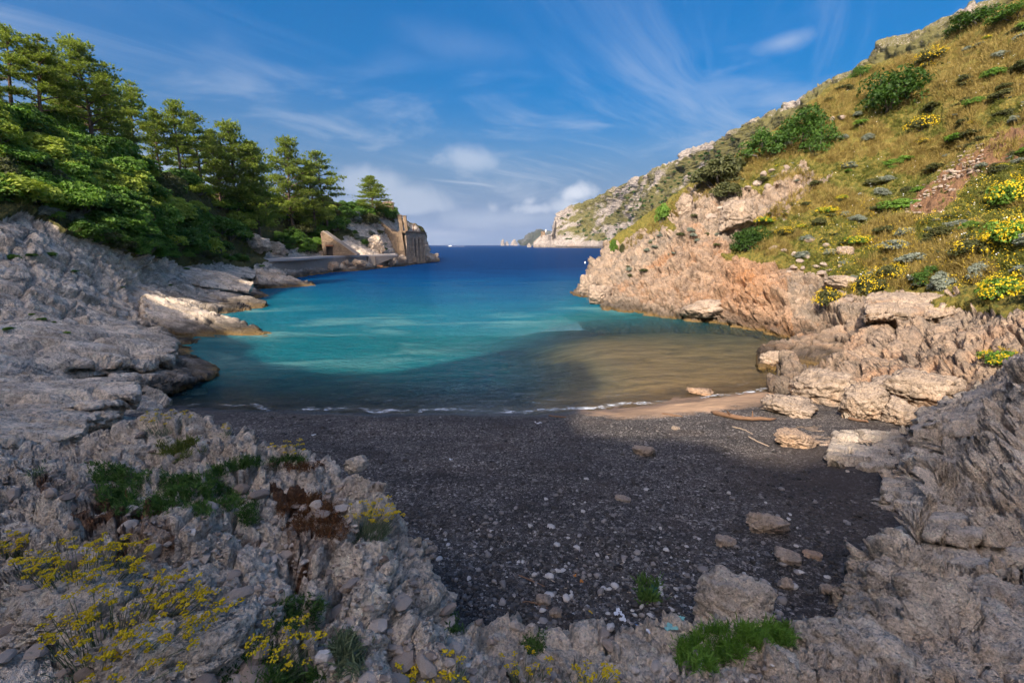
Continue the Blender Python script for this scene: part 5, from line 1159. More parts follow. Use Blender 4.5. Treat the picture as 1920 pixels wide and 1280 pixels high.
# ------------------------------------------------------------------ pier, ramp, quarry walls and ruin at the foot of the left hill
def masonry_mat(name, c1, c2, mortar, scale, rot=(0, 0, 0), bw=0.5, rh=0.22):
    m, g = new_mat(name); co = g.n('ShaderNodeTexCoord').outputs['Object']
    sp = g.n('ShaderNodeSeparateXYZ'); g.set(sp.inputs[0], co)
    cb = g.n('ShaderNodeCombineXYZ'); g.set(cb.inputs[0], g.math('ADD', sp.outputs[0], sp.outputs[1])); g.set(cb.inputs[1], sp.outputs[2])
    wv = g.vmath('ADD', cb.outputs[0], g.vmath('MULTIPLY', g.noise(co, 1.5, 2, 0.5, out=1), (0.25, 0.25, 0)))
    br = g.n('ShaderNodeTexBrick'); g.set(br.inputs['Vector'], wv); br.inputs['Scale'].default_value = scale
    br.inputs['Color1'].default_value = (*c1, 1); br.inputs['Color2'].default_value = (*c2, 1); br.inputs['Mortar'].default_value = (*mortar, 1)
    br.inputs['Mortar Size'].default_value = 0.035; br.inputs['Brick Width'].default_value = bw; br.inputs['Row Height'].default_value = rh
    n = g.noise(co, 0.8, 4, 0.65); n2 = g.noise(co, 6, 3, 0.7)
    c = g.mix(1.0, br.outputs[0], g.ramp(n, [(0.3, (0.62, 0.58, 0.55)), (0.7, (1.15, 1.1, 1.0))]), 'MULTIPLY')
    c = g.mix(g.remap(n2, 0.5, 0.75, 0, 0.4), c, [a * 0.45 for a in c1])
    finish(g, c, 0.95, g.bump(g.math('ADD', br.outputs[1], g.math('MULTIPLY', n2, -0.6)), 0.6, -0.12), 0.15); return m
M['masonry'] = masonry_mat('rubble_masonry', (0.27, 0.195, 0.135), (0.38, 0.28, 0.195), (0.15, 0.11, 0.075), 1.0, bw=0.75, rh=0.34)
M['masonry_lightened'] = masonry_mat('shade_lightened_masonry', (0.50, 0.40, 0.31), (0.64, 0.52, 0.41), (0.3, 0.23, 0.17), 1.0, bw=0.75, rh=0.34)  # the same masonry, lightened to offset the shade on the sea wall
M['concrete'] = plain('weathered_concrete', (0.34, 0.27, 0.21), 0.95, 0.3, 0.9, 0.3)
M['deck'] = plain('pale_deck', (0.60, 0.50, 0.42), 0.95, 0.15, 1.5, 0.1)
M['opening_shade'] = plain('painted_opening_shade', (0.05, 0.04, 0.035), 1.0, 0.3, 2)  # near-black colour standing in for the shade inside openings
M['rust'] = plain('rusty_iron', (0.25, 0.10, 0.05), 0.9, 0.4, 6)
def prism(poly, depth, axis):
    """convex or simple polygon of world points, pushed back by the vector axis*depth"""
    a = np.array(poly, float); b = a + np.array(axis, float) * depth; n = len(a)
    V = np.concatenate([a, b]); bm = bmesh.new(); vs = [bm.verts.new(v) for v in V]
    bm.faces.new(vs[:n]); bm.faces.new(vs[n:][::-1])
    for i in range(n): bm.faces.new([vs[i], vs[n + i], vs[n + (i + 1) % n], vs[(i + 1) % n]])
    bmesh.ops.recalc_face_normals(bm, faces=bm.faces); me = bpy.data.meshes.new('prism'); bm.to_mesh(me); bm.free(); return me
def part(name, me, mat, root, under=None):
    me.name = name; loc = np.array(root.location); me.transform(Matrix.Translation(-Vector(loc))); return link(name, me, M[mat], under or root)
# pier
pier = empty('stone_pier', P(690, 505, 132) * [1, 1, 0]); tag(pier, 'concrete pier with pale deck and overhanging end below the left hill', 'pier')
DZ = 3.75
def at_z(u, z, t): p = P(u, 470, t); p[2] = z; return p
pa, pb, pc = at_z(520, DZ, 92), at_z(688, DZ, 133), at_z(745, DZ, 142)
deck = [at_z(470, DZ, 88), at_z(555, DZ - 0.05, 100), at_z(620, DZ, 117), pb, pc, at_z(738, DZ, 149), at_z(690, DZ, 146), at_z(655, DZ, 150), at_z(600, DZ, 128), at_z(520, DZ, 105), at_z(462, DZ, 92)]
part('deck', prism(deck, 0.45, (0, 0, -1)), 'deck', pier)
w0, w1 = at_z(480, DZ - 0.46, 89), at_z(686, DZ - 0.46, 133)
for a, b in ((w0, at_z(621, DZ - 0.46, 117.3)), (at_z(621.5, DZ - 0.46, 117.4), w1)):
    part('retaining_wall', prism([a, b, b * [1, 1, 0] + [0.5, -0.2, -0.6], a * [1, 1, 0] + [0.5, -0.2, -0.6]], 2.0, (-0.8, 0.5, 0)), 'concrete', pier)
pe = at_z(689, DZ - 0.46, 133.2); pf = at_z(703, DZ - 0.46, 135)
part('pillar', prism([pe, pf, pf * [1, 1, 0] - [0, 0, 0.6], pe * [1, 1, 0] - [0, 0, 0.6]], 3.0, (-0.1, 1, 0)), 'concrete', pier)
part('cantilever', prism([at_z(703.3, DZ - 0.46, 135.2), at_z(744, DZ - 0.46, 142), at_z(744, DZ - 0.7, 142), at_z(704, 0.9, 135.2)], 3.0, (-0.1, 1, 0)), 'concrete', pier)
part('mooring_beam', prism([at_z(705, 0.75, 134), at_z(716, 0.75, 134), at_z(716, 0.45, 134), at_z(705, 0.45, 134)], 0.6, (0, 1, 0)), 'rust', pier)
# ramp wall with a doorway
ramp = empty('ramp_wall', at_z(630, DZ, 124)); tag(ramp, 'sloping stone ramp wall with a small doorway behind the pier', 'wall')
def pz(u, v, t): return P(u, v, t)
rw = part('wall', prism([pz(601, 437, 123), pz(606, 434, 123), pz(668, 478, 123), pz(624, 480, 123), pz(624, 461, 123), pz(611, 461, 123), pz(611, 480, 123), pz(606, 480, 123)], 2.5, (0, 1, 0)), 'masonry', ramp)
part('coping', prism([pz(600.5, 436, 122.8), pz(606, 432.5, 122.8), pz(669, 476.5, 122.8), pz(668, 478.5, 122.8), pz(606, 435, 122.8)], 2.9, (0, 1, 0)), 'concrete', ramp)
part('doorway', prism([pz(611, 461, 123.8), pz(624, 461, 123.8), pz(624, 480, 123.8), pz(611, 480, 123.8)], 1.2, (0, 1, 0)), 'opening_shade', ramp, rw)  # near-black fill paints the shade inside the doorway
part('lintel', prism([pz(610, 459.5, 122.7), pz(625, 459.5, 122.7), pz(625, 462, 122.7), pz(610, 462, 122.7)], 0.5, (0, 1, 0)), 'rust', ramp, rw)
# quarry building: tower, stepped wing, twin pillars, arched sea wall
tower = empty('quarry_wall', at_z(748, 2.4, 158)); tag(tower, 'tall battered stone wall of the old quarry works, stepping up the slope', 'wall')
part('buttress', prism([pz(747, 433, 157), pz(753, 433, 157), pz(761, 484, 156.5), pz(747, 484, 156.5)], 5.0, (-0.2, 1, 0)), 'masonry', tower)
part('tower_wall', prism([pz(734, 434, 157.6), pz(746.6, 435, 157.4), pz(746.6, 484, 157), pz(734, 484, 157)], 5.0, (-0.2, 1, 0)), 'masonry', tower)
part('wing_wall', prism([pz(688, 399, 160), pz(694, 399, 160), pz(718, 418, 159), pz(734, 432, 158.2), pz(734, 484, 158.2), pz(727, 470, 158.5), pz(722, 452, 159), pz(706, 428, 159.5), pz(695, 412, 160)], 4.0, (-0.2, 1, 0)), 'masonry', tower)
for ut, ub, k in ((745, 753.5, 0), (754.5, 761, 1)):
    pl = empty('stone_pillar', P((ut + ub) / 2 + 3, 440, 160)); tag(pl, ['left of the twin stone pillars above the quarry wall', 'right of the twin stone pillars above the quarry wall'][k], 'pillar')
    w = 7.6 if k == 0 else 6.6
    part('shaft', prism([pz(ut, 404 + k * 1.5, 160.5), pz(ut + w, 404 + k * 1.5, 160.5), pz(ut + w + 4.5, 443 - k, 160), pz(ut + w + 1.5, 443, 160), pz(ut + 4.6, 432, 160)], 1.6, (-0.1, 1, 0)), 'masonry', pl)
    part('cap', prism([pz(ut - 0.4, 402.6 + k * 1.5, 160.3), pz(ut + w + 0.4, 402.6 + k * 1.5, 160.3), pz(ut + w + 0.4, 403.9 + k * 1.5, 160.3), pz(ut - 0.4, 403.9 + k * 1.5, 160.3)], 2.0, (-0.1, 1, 0)), 'masonry', pl)
arc = empty('arched_sea_wall', at_z(780, 1.5, 176)); tag(arc, 'shaded stone sea wall with tall arches on the headland', 'wall')
K0 = at_z(761, 1.5, 158); K1 = at_z(797, 1.5, 171); L = np.linalg.norm((K1 - K0)[:2]); dx = (K1 - K0) / L; dx[2] = 0
back = np.array([-dx[1], dx[0], 0]); back *= np.sign(-back[0])
def wl(s, z, d=0.0): return K0 + dx * s + back * d + np.array([0, 0, z])
OPENS = [(L * a, L * b) for a, b in ((0.30, 0.36), (0.43, 0.55), (0.62, 0.74), (0.81, 0.90))]
def arch_wall():
    V, F = [], []
    def quad(*q): i = len(V); V.extend(q); F.append([i, i + 1, i + 2, i + 3])
    top = 9.0; opens = OPENS; s0 = 0
    for a, b in opens + [(L, L)]:
        quad(wl(s0, -2), wl(a, -2), wl(a, top), wl(s0, top))
        if b > a:
            r = (b - a) / 2; spring = 7.4 - r; k = 9
            cs = [(a + r - r * math.cos(x), spring + r * math.sin(x)) for x in np.linspace(0, math.pi, k)]
            for (p0, q0), (p1, q1) in zip(cs, cs[1:]):
                quad(wl(p0, q0), wl(p1, q1), wl(p1, top), wl(p0, top)); quad(wl(p1, q1), wl(p0, q0), wl(p0, q0, 6), wl(p1, q1, 6))
            quad(wl(a, -2), wl(a, -2, 6), wl(a, spring, 6), wl(a, spring)); quad(wl(b, spring), wl(b, spring, 6), wl(b, -2, 6), wl(b, -2))
        s0 = b
    quad(wl(0, top), wl(L, top), wl(L, top, 6), wl(0, top, 6)); quad(wl(L, -2), wl(L, -2, 6), wl(L, top, 6), wl(L, top)); quad(wl(0, -2, 6), wl(0, top, 6), wl(L, top, 6), wl(L, -2, 6))
    return mesh_np('wall', np.array(V), np.array(F), smooth=False)
aw = part('wall', arch_wall(), 'masonry_lightened', arc)
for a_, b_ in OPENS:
    part('recess_shade_panel', prism([wl(a_ - 0.2, -2, 0.45), wl(b_ + 0.2, -2, 0.45), wl(b_ + 0.2, 7.6, 0.45), wl(a_ - 0.2, 7.6, 0.45)], 0.4, back), 'opening_shade', arc, aw)  # near-black panel behind each arch paints its shaded interior
for s in [L * a for a in (0.02, 0.11, 0.21, 0.385, 0.575, 0.765, 0.935)]:
    part('buttress', prism([wl(s, -2, -0.5), wl(s + 0.5, -2, -0.5), wl(s + 0.5, 8.2, -0.15), wl(s, 8.2, -0.15)], 0.5, back), 'masonry_lightened', arc, aw)
part('parapet', prism([wl(-0.2, 9.003, -0.35), wl(L + 0.2, 9.003, -0.35), wl(L + 0.2, 9.6, -0.35), wl(-0.2, 9.6, -0.35)], 1.0, back), 'masonry', arc)
ruin = empty('ruined_building', P(722, 390, 170)); tag(ruin, 'small ruined stone building on top of the left headland beside the round pine', 'building')
part('wall', prism([pz(704, 392, 170), pz(704, 383, 170), pz(716, 379, 170), pz(730, 377, 170), pz(737, 380, 170), pz(738, 396, 170)], 0.8, (0, 1, 0)), 'masonry', ruin)
part('side_wall', prism([pz(738.2, 396, 170), pz(737.2, 380, 170), pz(737.2, 383, 175), pz(738.2, 398, 175)], 0.8, (-1, 0, 0)), 'masonry', ruin)
part('roof_ledge', prism([pz(715, 379, 169.8), pz(730, 376.4, 169.8), pz(738, 379.4, 169.8), pz(738, 380.6, 169.8), pz(730, 378, 169.8), pz(715, 380.4, 169.8)], 1.6, (0, 1, 0)), 'concrete', ruin)
crane = empty('iron_frame', P(776, 436, 175)); tag(crane, 'bent iron frame sticking up above the sea wall', 'frame')
tv, tf = tubes([[P(772, 434, 175) - [0, 0, 1], P(778, 418, 175)]], [0.12], 5); part('strut', mesh_np('strut', tv, tf), 'rust', crane)
tv, tf = tubes([[P(776, 432, 175) - [0, 0, 1], P(775, 421, 175)], ], [0.10], 5); part('strut', mesh_np('strut', tv, tf), 'rust', crane)
tv, tf = tubes([[P(779, 432, 176) - [0, 0, 1], P(783, 427, 176)]], [0.10], 5); part('strut', mesh_np('strut', tv, tf), 'rust', crane)
# boulders at the pier and headland
for i, (u0, v0, u1, v1) in enumerate([(560, 492, 590, 512), (583, 488, 606, 510), (604, 488, 640, 510), (636, 485, 664, 508), (655, 486, 690, 507), (670, 496, 682, 507), (545, 494, 566, 513), (520, 492, 548, 516)]):
    boulder(['rough beige boulder under the left part of the pier wall', 'knobbly boulder second along the pier wall', 'large boulder with white top below the pier wall', 'tall boulder in the middle below the pier wall', 'big dark-sided boulder next to the pier pillar', 'small boulder at the waterline near the pier pillar', 'boulder where the pier wall begins', 'leftmost boulder of the row below the pier'][i], u0, v0, u1, v1, TZ((u0 + u1) / 2, v1 - 2, 0.2), seed=200 + i, warm=0.2, rough=0.2, facets=16)
for i, (u0, v0, u1, v1) in enumerate([(722, 480, 745, 500), (738, 476, 765, 497), (760, 478, 783, 495), (775, 477, 808, 493), (800, 474, 824, 488)]):
    boulder(['pale broken rock right of the pier end', 'bright rock at the foot of the battered wall', 'rock below the first buttress of the sea wall', 'long beige rock in front of the arches', 'dark last rock at the tip of the left headland'][i], u0, v0, u1, v1, TZ((u0 + u1) / 2, v1 - 1.5, 0.3), seed=220 + i, warm=0.1, rough=0.22, facets=16)
for i, (u0, v0, u1, v1) in enumerate([(450, 435, 508, 480), (690, 440, 722, 476), (500, 452, 540, 480)]):
    boulder(['pale overhanging rock above the path at the end of the left shore', 'white broken rock face beside the quarry wall', 'pale rock face in the scrub left of the round bush'][i], u0, v0, u1, v1, None, seed=240 + i, rough=0.2, facets=12, mat='rock_left')

# ------------------------------------------------------------------ far headland, island and sea stacks
HL = [(1000, 459, 455, 1150), (1008, 461, 447, 1150), (1016, 462, 441, 1140), (1026, 462, 440, 1130), (1036, 463, 436, 1110), (1043, 463.5, 408, 1100), (1056, 464, 396, 1080), (1100, 465, 380, 1020), (1150, 466, 356, 950), (1210, 468, 329, 880), (1290, 470, 290, 800), (1400, 474, 234, 720), (1500, 478, 184, 660), (1560, 480, 153, 620), (1650, 484, 104, 570), (1760, 488, 54, 520), (1880, 492, 0, 470), (2050, 500, -80, 420)]
def build_headland():
    rows = []
    for u, vb, vt, tb in HL:
        t0 = TZ(u, max(vb, 462.5), 0); t0 = min(t0, tb); base = P(u, vb, t0); base[2] = 0; tt = t0 + (tb * 0.16 if u > 1040 else 15); topp = P(u, vt, tt)
        lo = base.copy(); lo[2] = -8; low = base * 0.985 + topp * 0.015; low[2] = min(11, topp[2] * 0.45)
        m1 = base * 0.62 + topp * 0.38; m2 = base * 0.3 + topp * 0.7; m2[2] = topp[2] * 0.72 + 2; m1[2] = topp[2] * 0.40 + 4
        e = topp + (np.array([60, 120, -25.]) if u > 1050 else np.array([4, 30, -12.]))
        rows.append([lo, base, low, m1, m2, topp, e])
    G = loft(rows, 520, 230, None, [0.3, 0.6, 1.6, 1.6, 1.6, 0.4]); n = grid_normals(G); flip = n[300, 100] @ (CAM - G[300, 100]) < 0
    if flip: n = -n
    p = G.reshape(-1, 3); u, v, t = pix(p)
    b1, c1, _ = blocks(p, 40.0, (0, 0, 1), 1.3); b2, c2, _ = blocks(p, 13.0, (0, 0, 1), 1.3, seed=3); b3, c3, _ = blocks(p, 5.0, (0, 0, 1), 1.2, seed=8)
    k = sstep(0, 60, p[:, 2]) * 0.8 + 0.2
    d = (6 * b1 + 2.6 * b2 - 1.6 * c2 + 1.5 * b3 - 0.8 * c3 + 1.2 * ridged(p * 0.05, 3)) * k * sstep(995, 1060, u)
    V = G + n * d.reshape(G.shape[:2])[..., None]; flat = V.reshape(-1, 3)
    ledge = fbm(flat * np.array([0.012, 0.012, 0.03]), 4) + 0.5 * fbm(flat * 0.06, 3)
    veg = np.clip(0.62 + 0.28 * sstep(1200, 1400, u) + 0.35 * sstep(1450, 1600, u) + 0.75 * ledge - 0.10 * b2, 0, 1) * sstep(11, 18, flat[:, 2]) * sstep(1030, 1055, u)
    top_bare = sstep(18, 3, v - np.interp(u, [a[0] for a in HL], [a[2] for a in HL])) * sstep(1350, 1200, u) * 0.0 + sstep(1150, 1350, u) * sstep(14, 2, v - np.interp(u, [a[0] for a in HL], [a[2] for a in HL])) * 0.4
    f = grid_faces(*G.shape[:2]); f = f[:, ::-1] if flip else f
    tag(link('far_headland', mesh_np('far_headland', flat, f, attrs=dict(veg=np.clip(veg - top_bare, 0, 1), warm=0.2 * sstep(14, 6, flat[:, 2]), tide=sstep(3, 1, flat[:, 2]) * 0.6)), M['rock_far']), kind='structure')
    register('headland', V, 2)
build_headland()
# scattered maquis on the headland
r_ = np.random.default_rng(77)
hp = scatter_px([(1048, 410), (1100, 390), (1290, 300), (1400, 245), (1390, 290), (1290, 370), (1200, 430), (1150, 452), (1060, 452)], 150, ('headland',), 51)
B_, N_, T_ = [], [], []
for u, v, h in hp:
    k = 60; s = sphere_pts(k, r_); s[:, 2] = abs(s[:, 2]); rad = r_.uniform(2.0, 5.5) * h[2] / 1000
    B_.append(h[0] + s * rad * np.array([1.3, 1.3, 0.7]) * r_.uniform(0.6, 1, (k, 1))); N_.append(s + r_.normal(size=(k, 3)) * 0.5); T_.append(r_.random(k) * 0.6)
V, F, T = leaves_np(np.concatenate(B_), np.concatenate(N_), 1.1, r_, np.concatenate(T_), 0.8)
tag(link('headland_scrub', mesh_np('headland_scrub', V, F, smooth=False, attrs=dict(tint=T * 0.6)), M['mastic']), 'dark dots of scrub all over the far headland', 'scrub', kind='stuff')
light = empty('lighthouse', P(1023.5, 441, 1160)); tag(light, 'tiny white lighthouse on the tip of the far headland', 'lighthouse')
M['white'] = plain('white_paint', (0.78, 0.76, 0.72), 0.7, 0.08, 2)
tv, tf = tubes([[P(1023.5, 443, 1160), P(1023.5, 433.5, 1160)]], [[1.6, 1.2]], 8); lt_ = part('tower', mesh_np('tower', tv, tf), 'white', light)
tv, tf = tubes([[P(1023.5, 433.5, 1160), P(1023.5, 431, 1160), P(1023.5, 429.6, 1160)]], [[1.7, 1.5, 0.1]], 8); part('lantern', mesh_np('lantern', tv, tf), 'white', light, lt_)
wt = empty('watchtower', P(1018, 441, 1150)); tag(wt, 'square stone watchtower left of the tiny lighthouse', 'tower')
part('wall', prism([pz(1014.5, 444, 1150), pz(1014.8, 435, 1150), pz(1022, 435, 1150), pz(1022.3, 444, 1150)], 9, (0, 1, 0)), 'masonry', wt)
part('parapet', prism([pz(1014.4, 434.9, 1149), pz(1014.4, 434.0, 1149), pz(1022.4, 434.0, 1149), pz(1022.4, 434.9, 1149)], 11, (0, 1, 0)), 'masonry', wt)
def crag(name, label, prof, t, depth, seed, mat='rock_far', cat='rock', kind=None, veg=0.0):
    """rocky island from its outline (photo u, v of the top); real width and depth at distance t"""
    us = np.linspace(prof[0][0], prof[-1][0], 90); vt = np.interp(us, [a for a, b in prof], [b for a, b in prof])
    rows = []
    for u, v in zip(us, vt):
        base = P(u, 459.4, t); base[2] = -3; topz = max(P(u, v, t)[2], 0.5); r = []
        for k, hz in ((-1, 0), (-0.8, 0.35), (-0.45, 0.72), (-0.12, 0.97), (0.1, 1.0), (0.5, 0.7), (1, 0)):
            q = base + np.array([0, k * depth * 0.5, 0]); q[2] = -3 + (topz + 3) * hz; r.append(q)
        rows.append(r)
    G = loft(rows, 120, 60); p = G.reshape(-1, 3); sc = depth * 0.12
    b, c, _ = blocks(p, sc * 2.2, (0, 0, 1), 0.6, seed=seed); d = sc * (0.6 * fbm(p / sc / 3 + seed, 4) + 0.4 * b - 0.25 * c)
    n = grid_normals(G); n *= np.sign(n[60, 15] @ (CAM - G[60, 15])); V = (G + n * d.reshape(G.shape[:2])[..., None]).reshape(-1, 3)
    org = np.array([V[:, 0].mean(), V[:, 1].mean(), 0])
    vg = np.clip(veg + 0.5 * fbm(V / (sc * 4), 3), 0, 1) * (veg > 0)
    o = link(name, mesh_np(name, V - org, grid_faces(120, 60), attrs=dict(veg=vg)), M[mat]); o.location = org
    tag(o, label, cat, kind=kind); return o
crag('island_hill', None, [(976, 459), (982, 451), (989, 445), (996, 440), (1002, 434), (1007, 428.5), (1011, 427.5), (1018, 431), (1024, 437), (1034, 438), (1060, 440)], 5600, 900, 5, mat='rock_island', kind='structure', veg=0.8)
crag('sea_stack', 'tall leftmost sea stack on the horizon', [(938.5, 459), (940, 451), (942.5, 448.5), (944.5, 450), (946, 459)], 5000, 60, 11, cat='sea stack')
crag('sea_stack', 'low middle sea stack on the horizon', [(946.5, 459), (948, 453), (950.5, 452), (953, 455), (954.5, 459)], 5050, 55, 12, cat='sea stack')
crag('sea_stack', 'wide dome-shaped sea stack on the horizon nearest the island', [(957, 459), (960, 452.5), (963.5, 448.5), (967, 450), (969, 454), (971, 459)], 5100, 80, 13, cat='sea stack')
crag('sea_rock', 'small pale rock in the sea off the tip of the far headland', [(988, 461), (990.5, 456), (993, 456), (996, 460)], 1350, 10, 14)
# ferry with its wake, and a buoy
ferry = empty('motorboat', PZ(843.5, 461.9)); tag(ferry, 'tiny white motorboat trailing a white wake near the horizon', 'boat')
FT = TZ(843.5, 461.9)
def fp(u, v, d=0.0): q = P(u, v, FT); q[1] += d; return q
part('hull', prism([fp(841, 461.9), fp(840, 460.9), fp(847, 460.9), fp(847, 461.9)], 6, (0, 1, 0)), 'white', ferry)
part('cabin', prism([fp(843, 460.9), fp(843.4, 460.1), fp(846, 460.1), fp(846.4, 460.9)], 4, (0, 1, 0)), 'white', ferry)
wk = [PZ(847, 461.95), PZ(870, 461.75), PZ(872, 462.1), PZ(847, 462.15)]
M['foam'] = plain('white_foam', (0.75, 0.77, 0.8), 0.9, 0.1, 0.05)
tag(link('wake', mesh_np('wake', np.array(wk) + [0, 0, 0.15], np.array([[0, 1, 2, 3]])), M['foam']), 'white wake behind the tiny motorboat', 'wake', kind='stuff')
buoy = empty('buoy', PZ(1097, 494)); tag(buoy, 'small pale buoy floating off the right point', 'buoy')
bt = TZ(1097, 494); tv, tf = tubes([[PZ(1097, 494) + [0, 0, z] for z in (-0.3, 0, 0.35, 0.6, 0.75)]], [[0.1, 0.25, 0.28, 0.2, 0.05]], 10); part('float', mesh_np('float', tv, tf), 'white', buoy)
tv, tf = tubes([[PZ(1097, 494) + [0, 0, z] for z in (0.7, 1.1)]], [[0.06, 0.05]], 6); part('mast', mesh_np('mast', tv, tf), 'rust', buoy)
# ------------------------------------------------------------------ foreground plants
def helichrysum(u, v, top, spread, lean, stems, label, seed, leafy=1.0, silver=False, names=('fore',), t=None, heads=1.0):
    """everlasting: wiry stalks with flat yellow flower heads over a cushion of narrow leaves. u,v = foot pixel, top = pixel row of the heads, spread in pixels"""
    r = np.random.default_rng(seed); h = cast(u, v, names)
    if h is None: return
    o0 = h[0]; t = h[2]; k = t / FPX; H_ = (v - top) * k; S = spread * k
    root = empty('everlasting_plant', o0 - np.array([0, 0, 0.02])); tag(root, label, 'plant', 'everlasting plants in the foreground')
    paths, tips = [], []
    for i in range(int(stems * 1.25)):
        a = r.uniform(0, 6.28); q = math.sqrt(r.random())
        b = np.array([math.cos(a) * q * S * 0.32, math.sin(a) * q * S * 0.25, -0.02])
        e = b * np.array([2.0, 1.6, 0]) + np.array([lean * H_ + r.normal() * 0.05 * H_, r.normal() * 0.08 * H_, H_ * r.uniform(0.62, 1.02)])
        m = b * 0.5 + e * 0.5 + np.array([-lean * H_ * 0.16, 0, H_ * 0.06]) + r.normal(size=3) * 0.02 * H_
        kk = np.linspace(0, 1, 6)[:, None]; paths.append((1 - kk) ** 2 * b + 2 * kk * (1 - kk) * m + kk ** 2 * e); tips.append(e)
    tv, tf = tubes(paths, [np.linspace(0.0026, 0.0016, 6)] * len(paths), 3)
    stk = link('stalks', mesh_np('stalks', tv, tf, attrs=dict(tint=r.random(len(tv)))), M['sage'], root)
    # flower heads: each a flat cluster of little balls
    oc = np.array([[1, 0, 0], [-1, 0, 0], [0, 1, 0], [0, -1, 0], [0, 0, 0.8], [0, 0, -0.8]]); of = np.array([[0, 2, 4], [2, 1, 4], [1, 3, 4], [3, 0, 4], [2, 0, 5], [1, 2, 5], [3, 1, 5], [0, 3, 5]])
    V, F, T = [], [], []
    for e in tips:
        n = r.integers(10, 17); R0 = r.uniform(0.017, 0.031) * heads; tb = r.random()
        for j in range(n):
            a = r.uniform(0, 6.28); q = math.sqrt(r.random()); c = e + np.array([math.cos(a) * q * R0, math.sin(a) * q * R0, 0.004 - 0.25 * q * q * R0 + r.normal() * 0.0012])
            F.append(of + len(V) * 6); V.append(oc * r.uniform(0.0055, 0.0082) * heads + c); T.append(np.full(6, np.clip(tb * 0.6 + r.random() * 0.4, 0, 1)))
    fl = link('flower_heads', mesh_np('flower_heads', np.concatenate(V), np.concatenate(F), attrs=dict(tint=np.concatenate(T))), M['yellow'], stk); fl['kind'] = 'stuff'
    n = int(420 * leafy); a = r.uniform(0, 6.28, n); q = np.sqrt(r.random(n)) * S * 0.48
    b = np.stack([np.cos(a) * q, np.sin(a) * q * 0.8, -0.03 + r.uniform(0, 0.05, n)], 1)
    d = b * np.array([1, 1, 0]) / (S + 1e-6) * 1.2 + r.normal(size=(n, 3)) * 0.35 + np.array([lean * 0.5, 0, 0.9])
    lv, lf, lt = blades_np(b, d, r.uniform(0.05, 0.13, n) * min(1.2, max(0.5, H_ / 0.3)), 0.006, 0.15, 2, r)
    lm = link('leaves', mesh_np('leaves', lv, lf, smooth=False, attrs=dict(tint=lt)), M['silver' if silver else 'sage'], root); lm['kind'] = 'stuff'
for a in [
 (165, 1098, 1020, 170, 0.22, 85, 'large clump of yellow everlasting on the pale humped boulder at the left', 1),
 (230, 1215, 1115, 260, 0.45, 120, 'widest clump of yellow everlasting, leaning right, at the bottom left', 2),
 (500, 1275, 1158, 110, 0.35, 26, 'tall sparse everlasting with long pale stalks at the bottom', 3),
 (690, 1000, 940, 80, 0.25, 34, 'everlasting clump at the rim of the rock above the beach', 4),
 (310, 806, 768, 70, 0.15, 22, 'silver-leaved everlasting on the highest hump, seen against the beach', 5),
 (532, 868, 826, 60, 0.1, 18, 'everlasting standing behind the strip of green mat', 6),
 (638, 888, 862, 30, 0.0, 9, 'small everlasting at the far rim of the foreground rock', 7),
 (12, 1045, 1000, 70, 0.2, 30, 'everlasting with bright heads cut by the left edge', 8),
 (60, 1065, 1032, 60, 0.3, 12, 'pale straggling everlasting just right of the one at the left edge', 9),
 (820, 1285, 1243, 120, 0.0, 20, 'short everlasting with yellow heads at the bottom, left of centre', 10),
 (1105, 1290, 1255, 90, 0.05, 12, 'short everlasting with big yellow heads at the bottom centre', 11),
 (985, 1275, 1218, 80, 0.05, 12, 'thin everlasting with few heads on the pale rock at the bottom', 12),
 (425, 812, 790, 14, 0.0, 4, 'tiny everlasting alone on the rim of the highest hump', 13),
 (215, 1275, 1220, 200, 0.5, 24, 'sparse everlasting in the bottom left corner below the widest clump', 14),
]:
    helichrysum(*a[:6], a[6], a[7], leafy=0.35 if a[5] < 15 else 1.0, silver=a[7] in (5, 6, 2), heads=1.35 if a[7] in (10, 11) else 1.0)

def mat_plant(name, poly, n, label, mat, seed, length=(0.03, 0.07), names=('fore',), per=5, width=0.008, up=0.9, cat='plant', spread=0.025, hump=0.0):
    """low mat of small fleshy leaves or dead stalks growing over the rock inside a photo outline"""
    r = np.random.default_rng(seed); pts = scatter_px(poly, n, names, seed)
    cu = np.mean([a for a, b in poly]); cv = np.mean([b for a, b in poly])
    c0 = np.mean([h[0] for u, v, h in pts], 0); B, D, L, T = [], [], [], []
    gapn = fbm(np.array([h[0] for u, v, h in pts]) * 7.0 + seed, 3)
    for (u, v, h), gn in zip(pts, gapn):
        if gn < -0.16: continue
        tb = np.clip(0.5 + 1.1 * gn + 0.25 * r.normal(), 0, 1)
        hz = hump * (0.4 + 1.6 * max(0, gn)) * r.random() * max(0, 1 - abs(u - cu) / (max(a for a, b in poly) - cu + 1))
        B.append(h[0] + r.normal(size=(per, 3)) * spread * [1, 1, 0.4] + [0, 0, hz]); D.append(r.normal(size=(per, 3)) * 0.75 + h[1] * 0.5 + np.array([0, 0, up])); L.append(r.uniform(*length, per) * (0.55 + 0.9 * max(0, gn + 0.3))); T.append(np.clip(0.7 * tb + 0.35 * r.random(per), 0, 1))
    V, F, Tt = blades_np(np.concatenate(B) - c0, np.concatenate(D), np.concatenate(L), width, 0.15, 2, r, np.concatenate(T))
    root = empty(name, c0); tag(root, label, cat)
    o = link('leaves' if mat != 'dead' else 'stalks', mesh_np('leaves', V, F, smooth=False, attrs=dict(tint=Tt)), M[mat], root); o['kind'] = 'stuff'
mat_plant('green_mat', [(165, 868), (215, 872), (300, 895), (385, 892), (450, 925), (445, 955), (380, 968), (330, 950), (285, 975), (215, 965), (185, 925)], 2600, 'largest dark green leafy mat on the foreground rock at the left', 'mat_green', 1, hump=0.06, length=(0.04, 0.09))
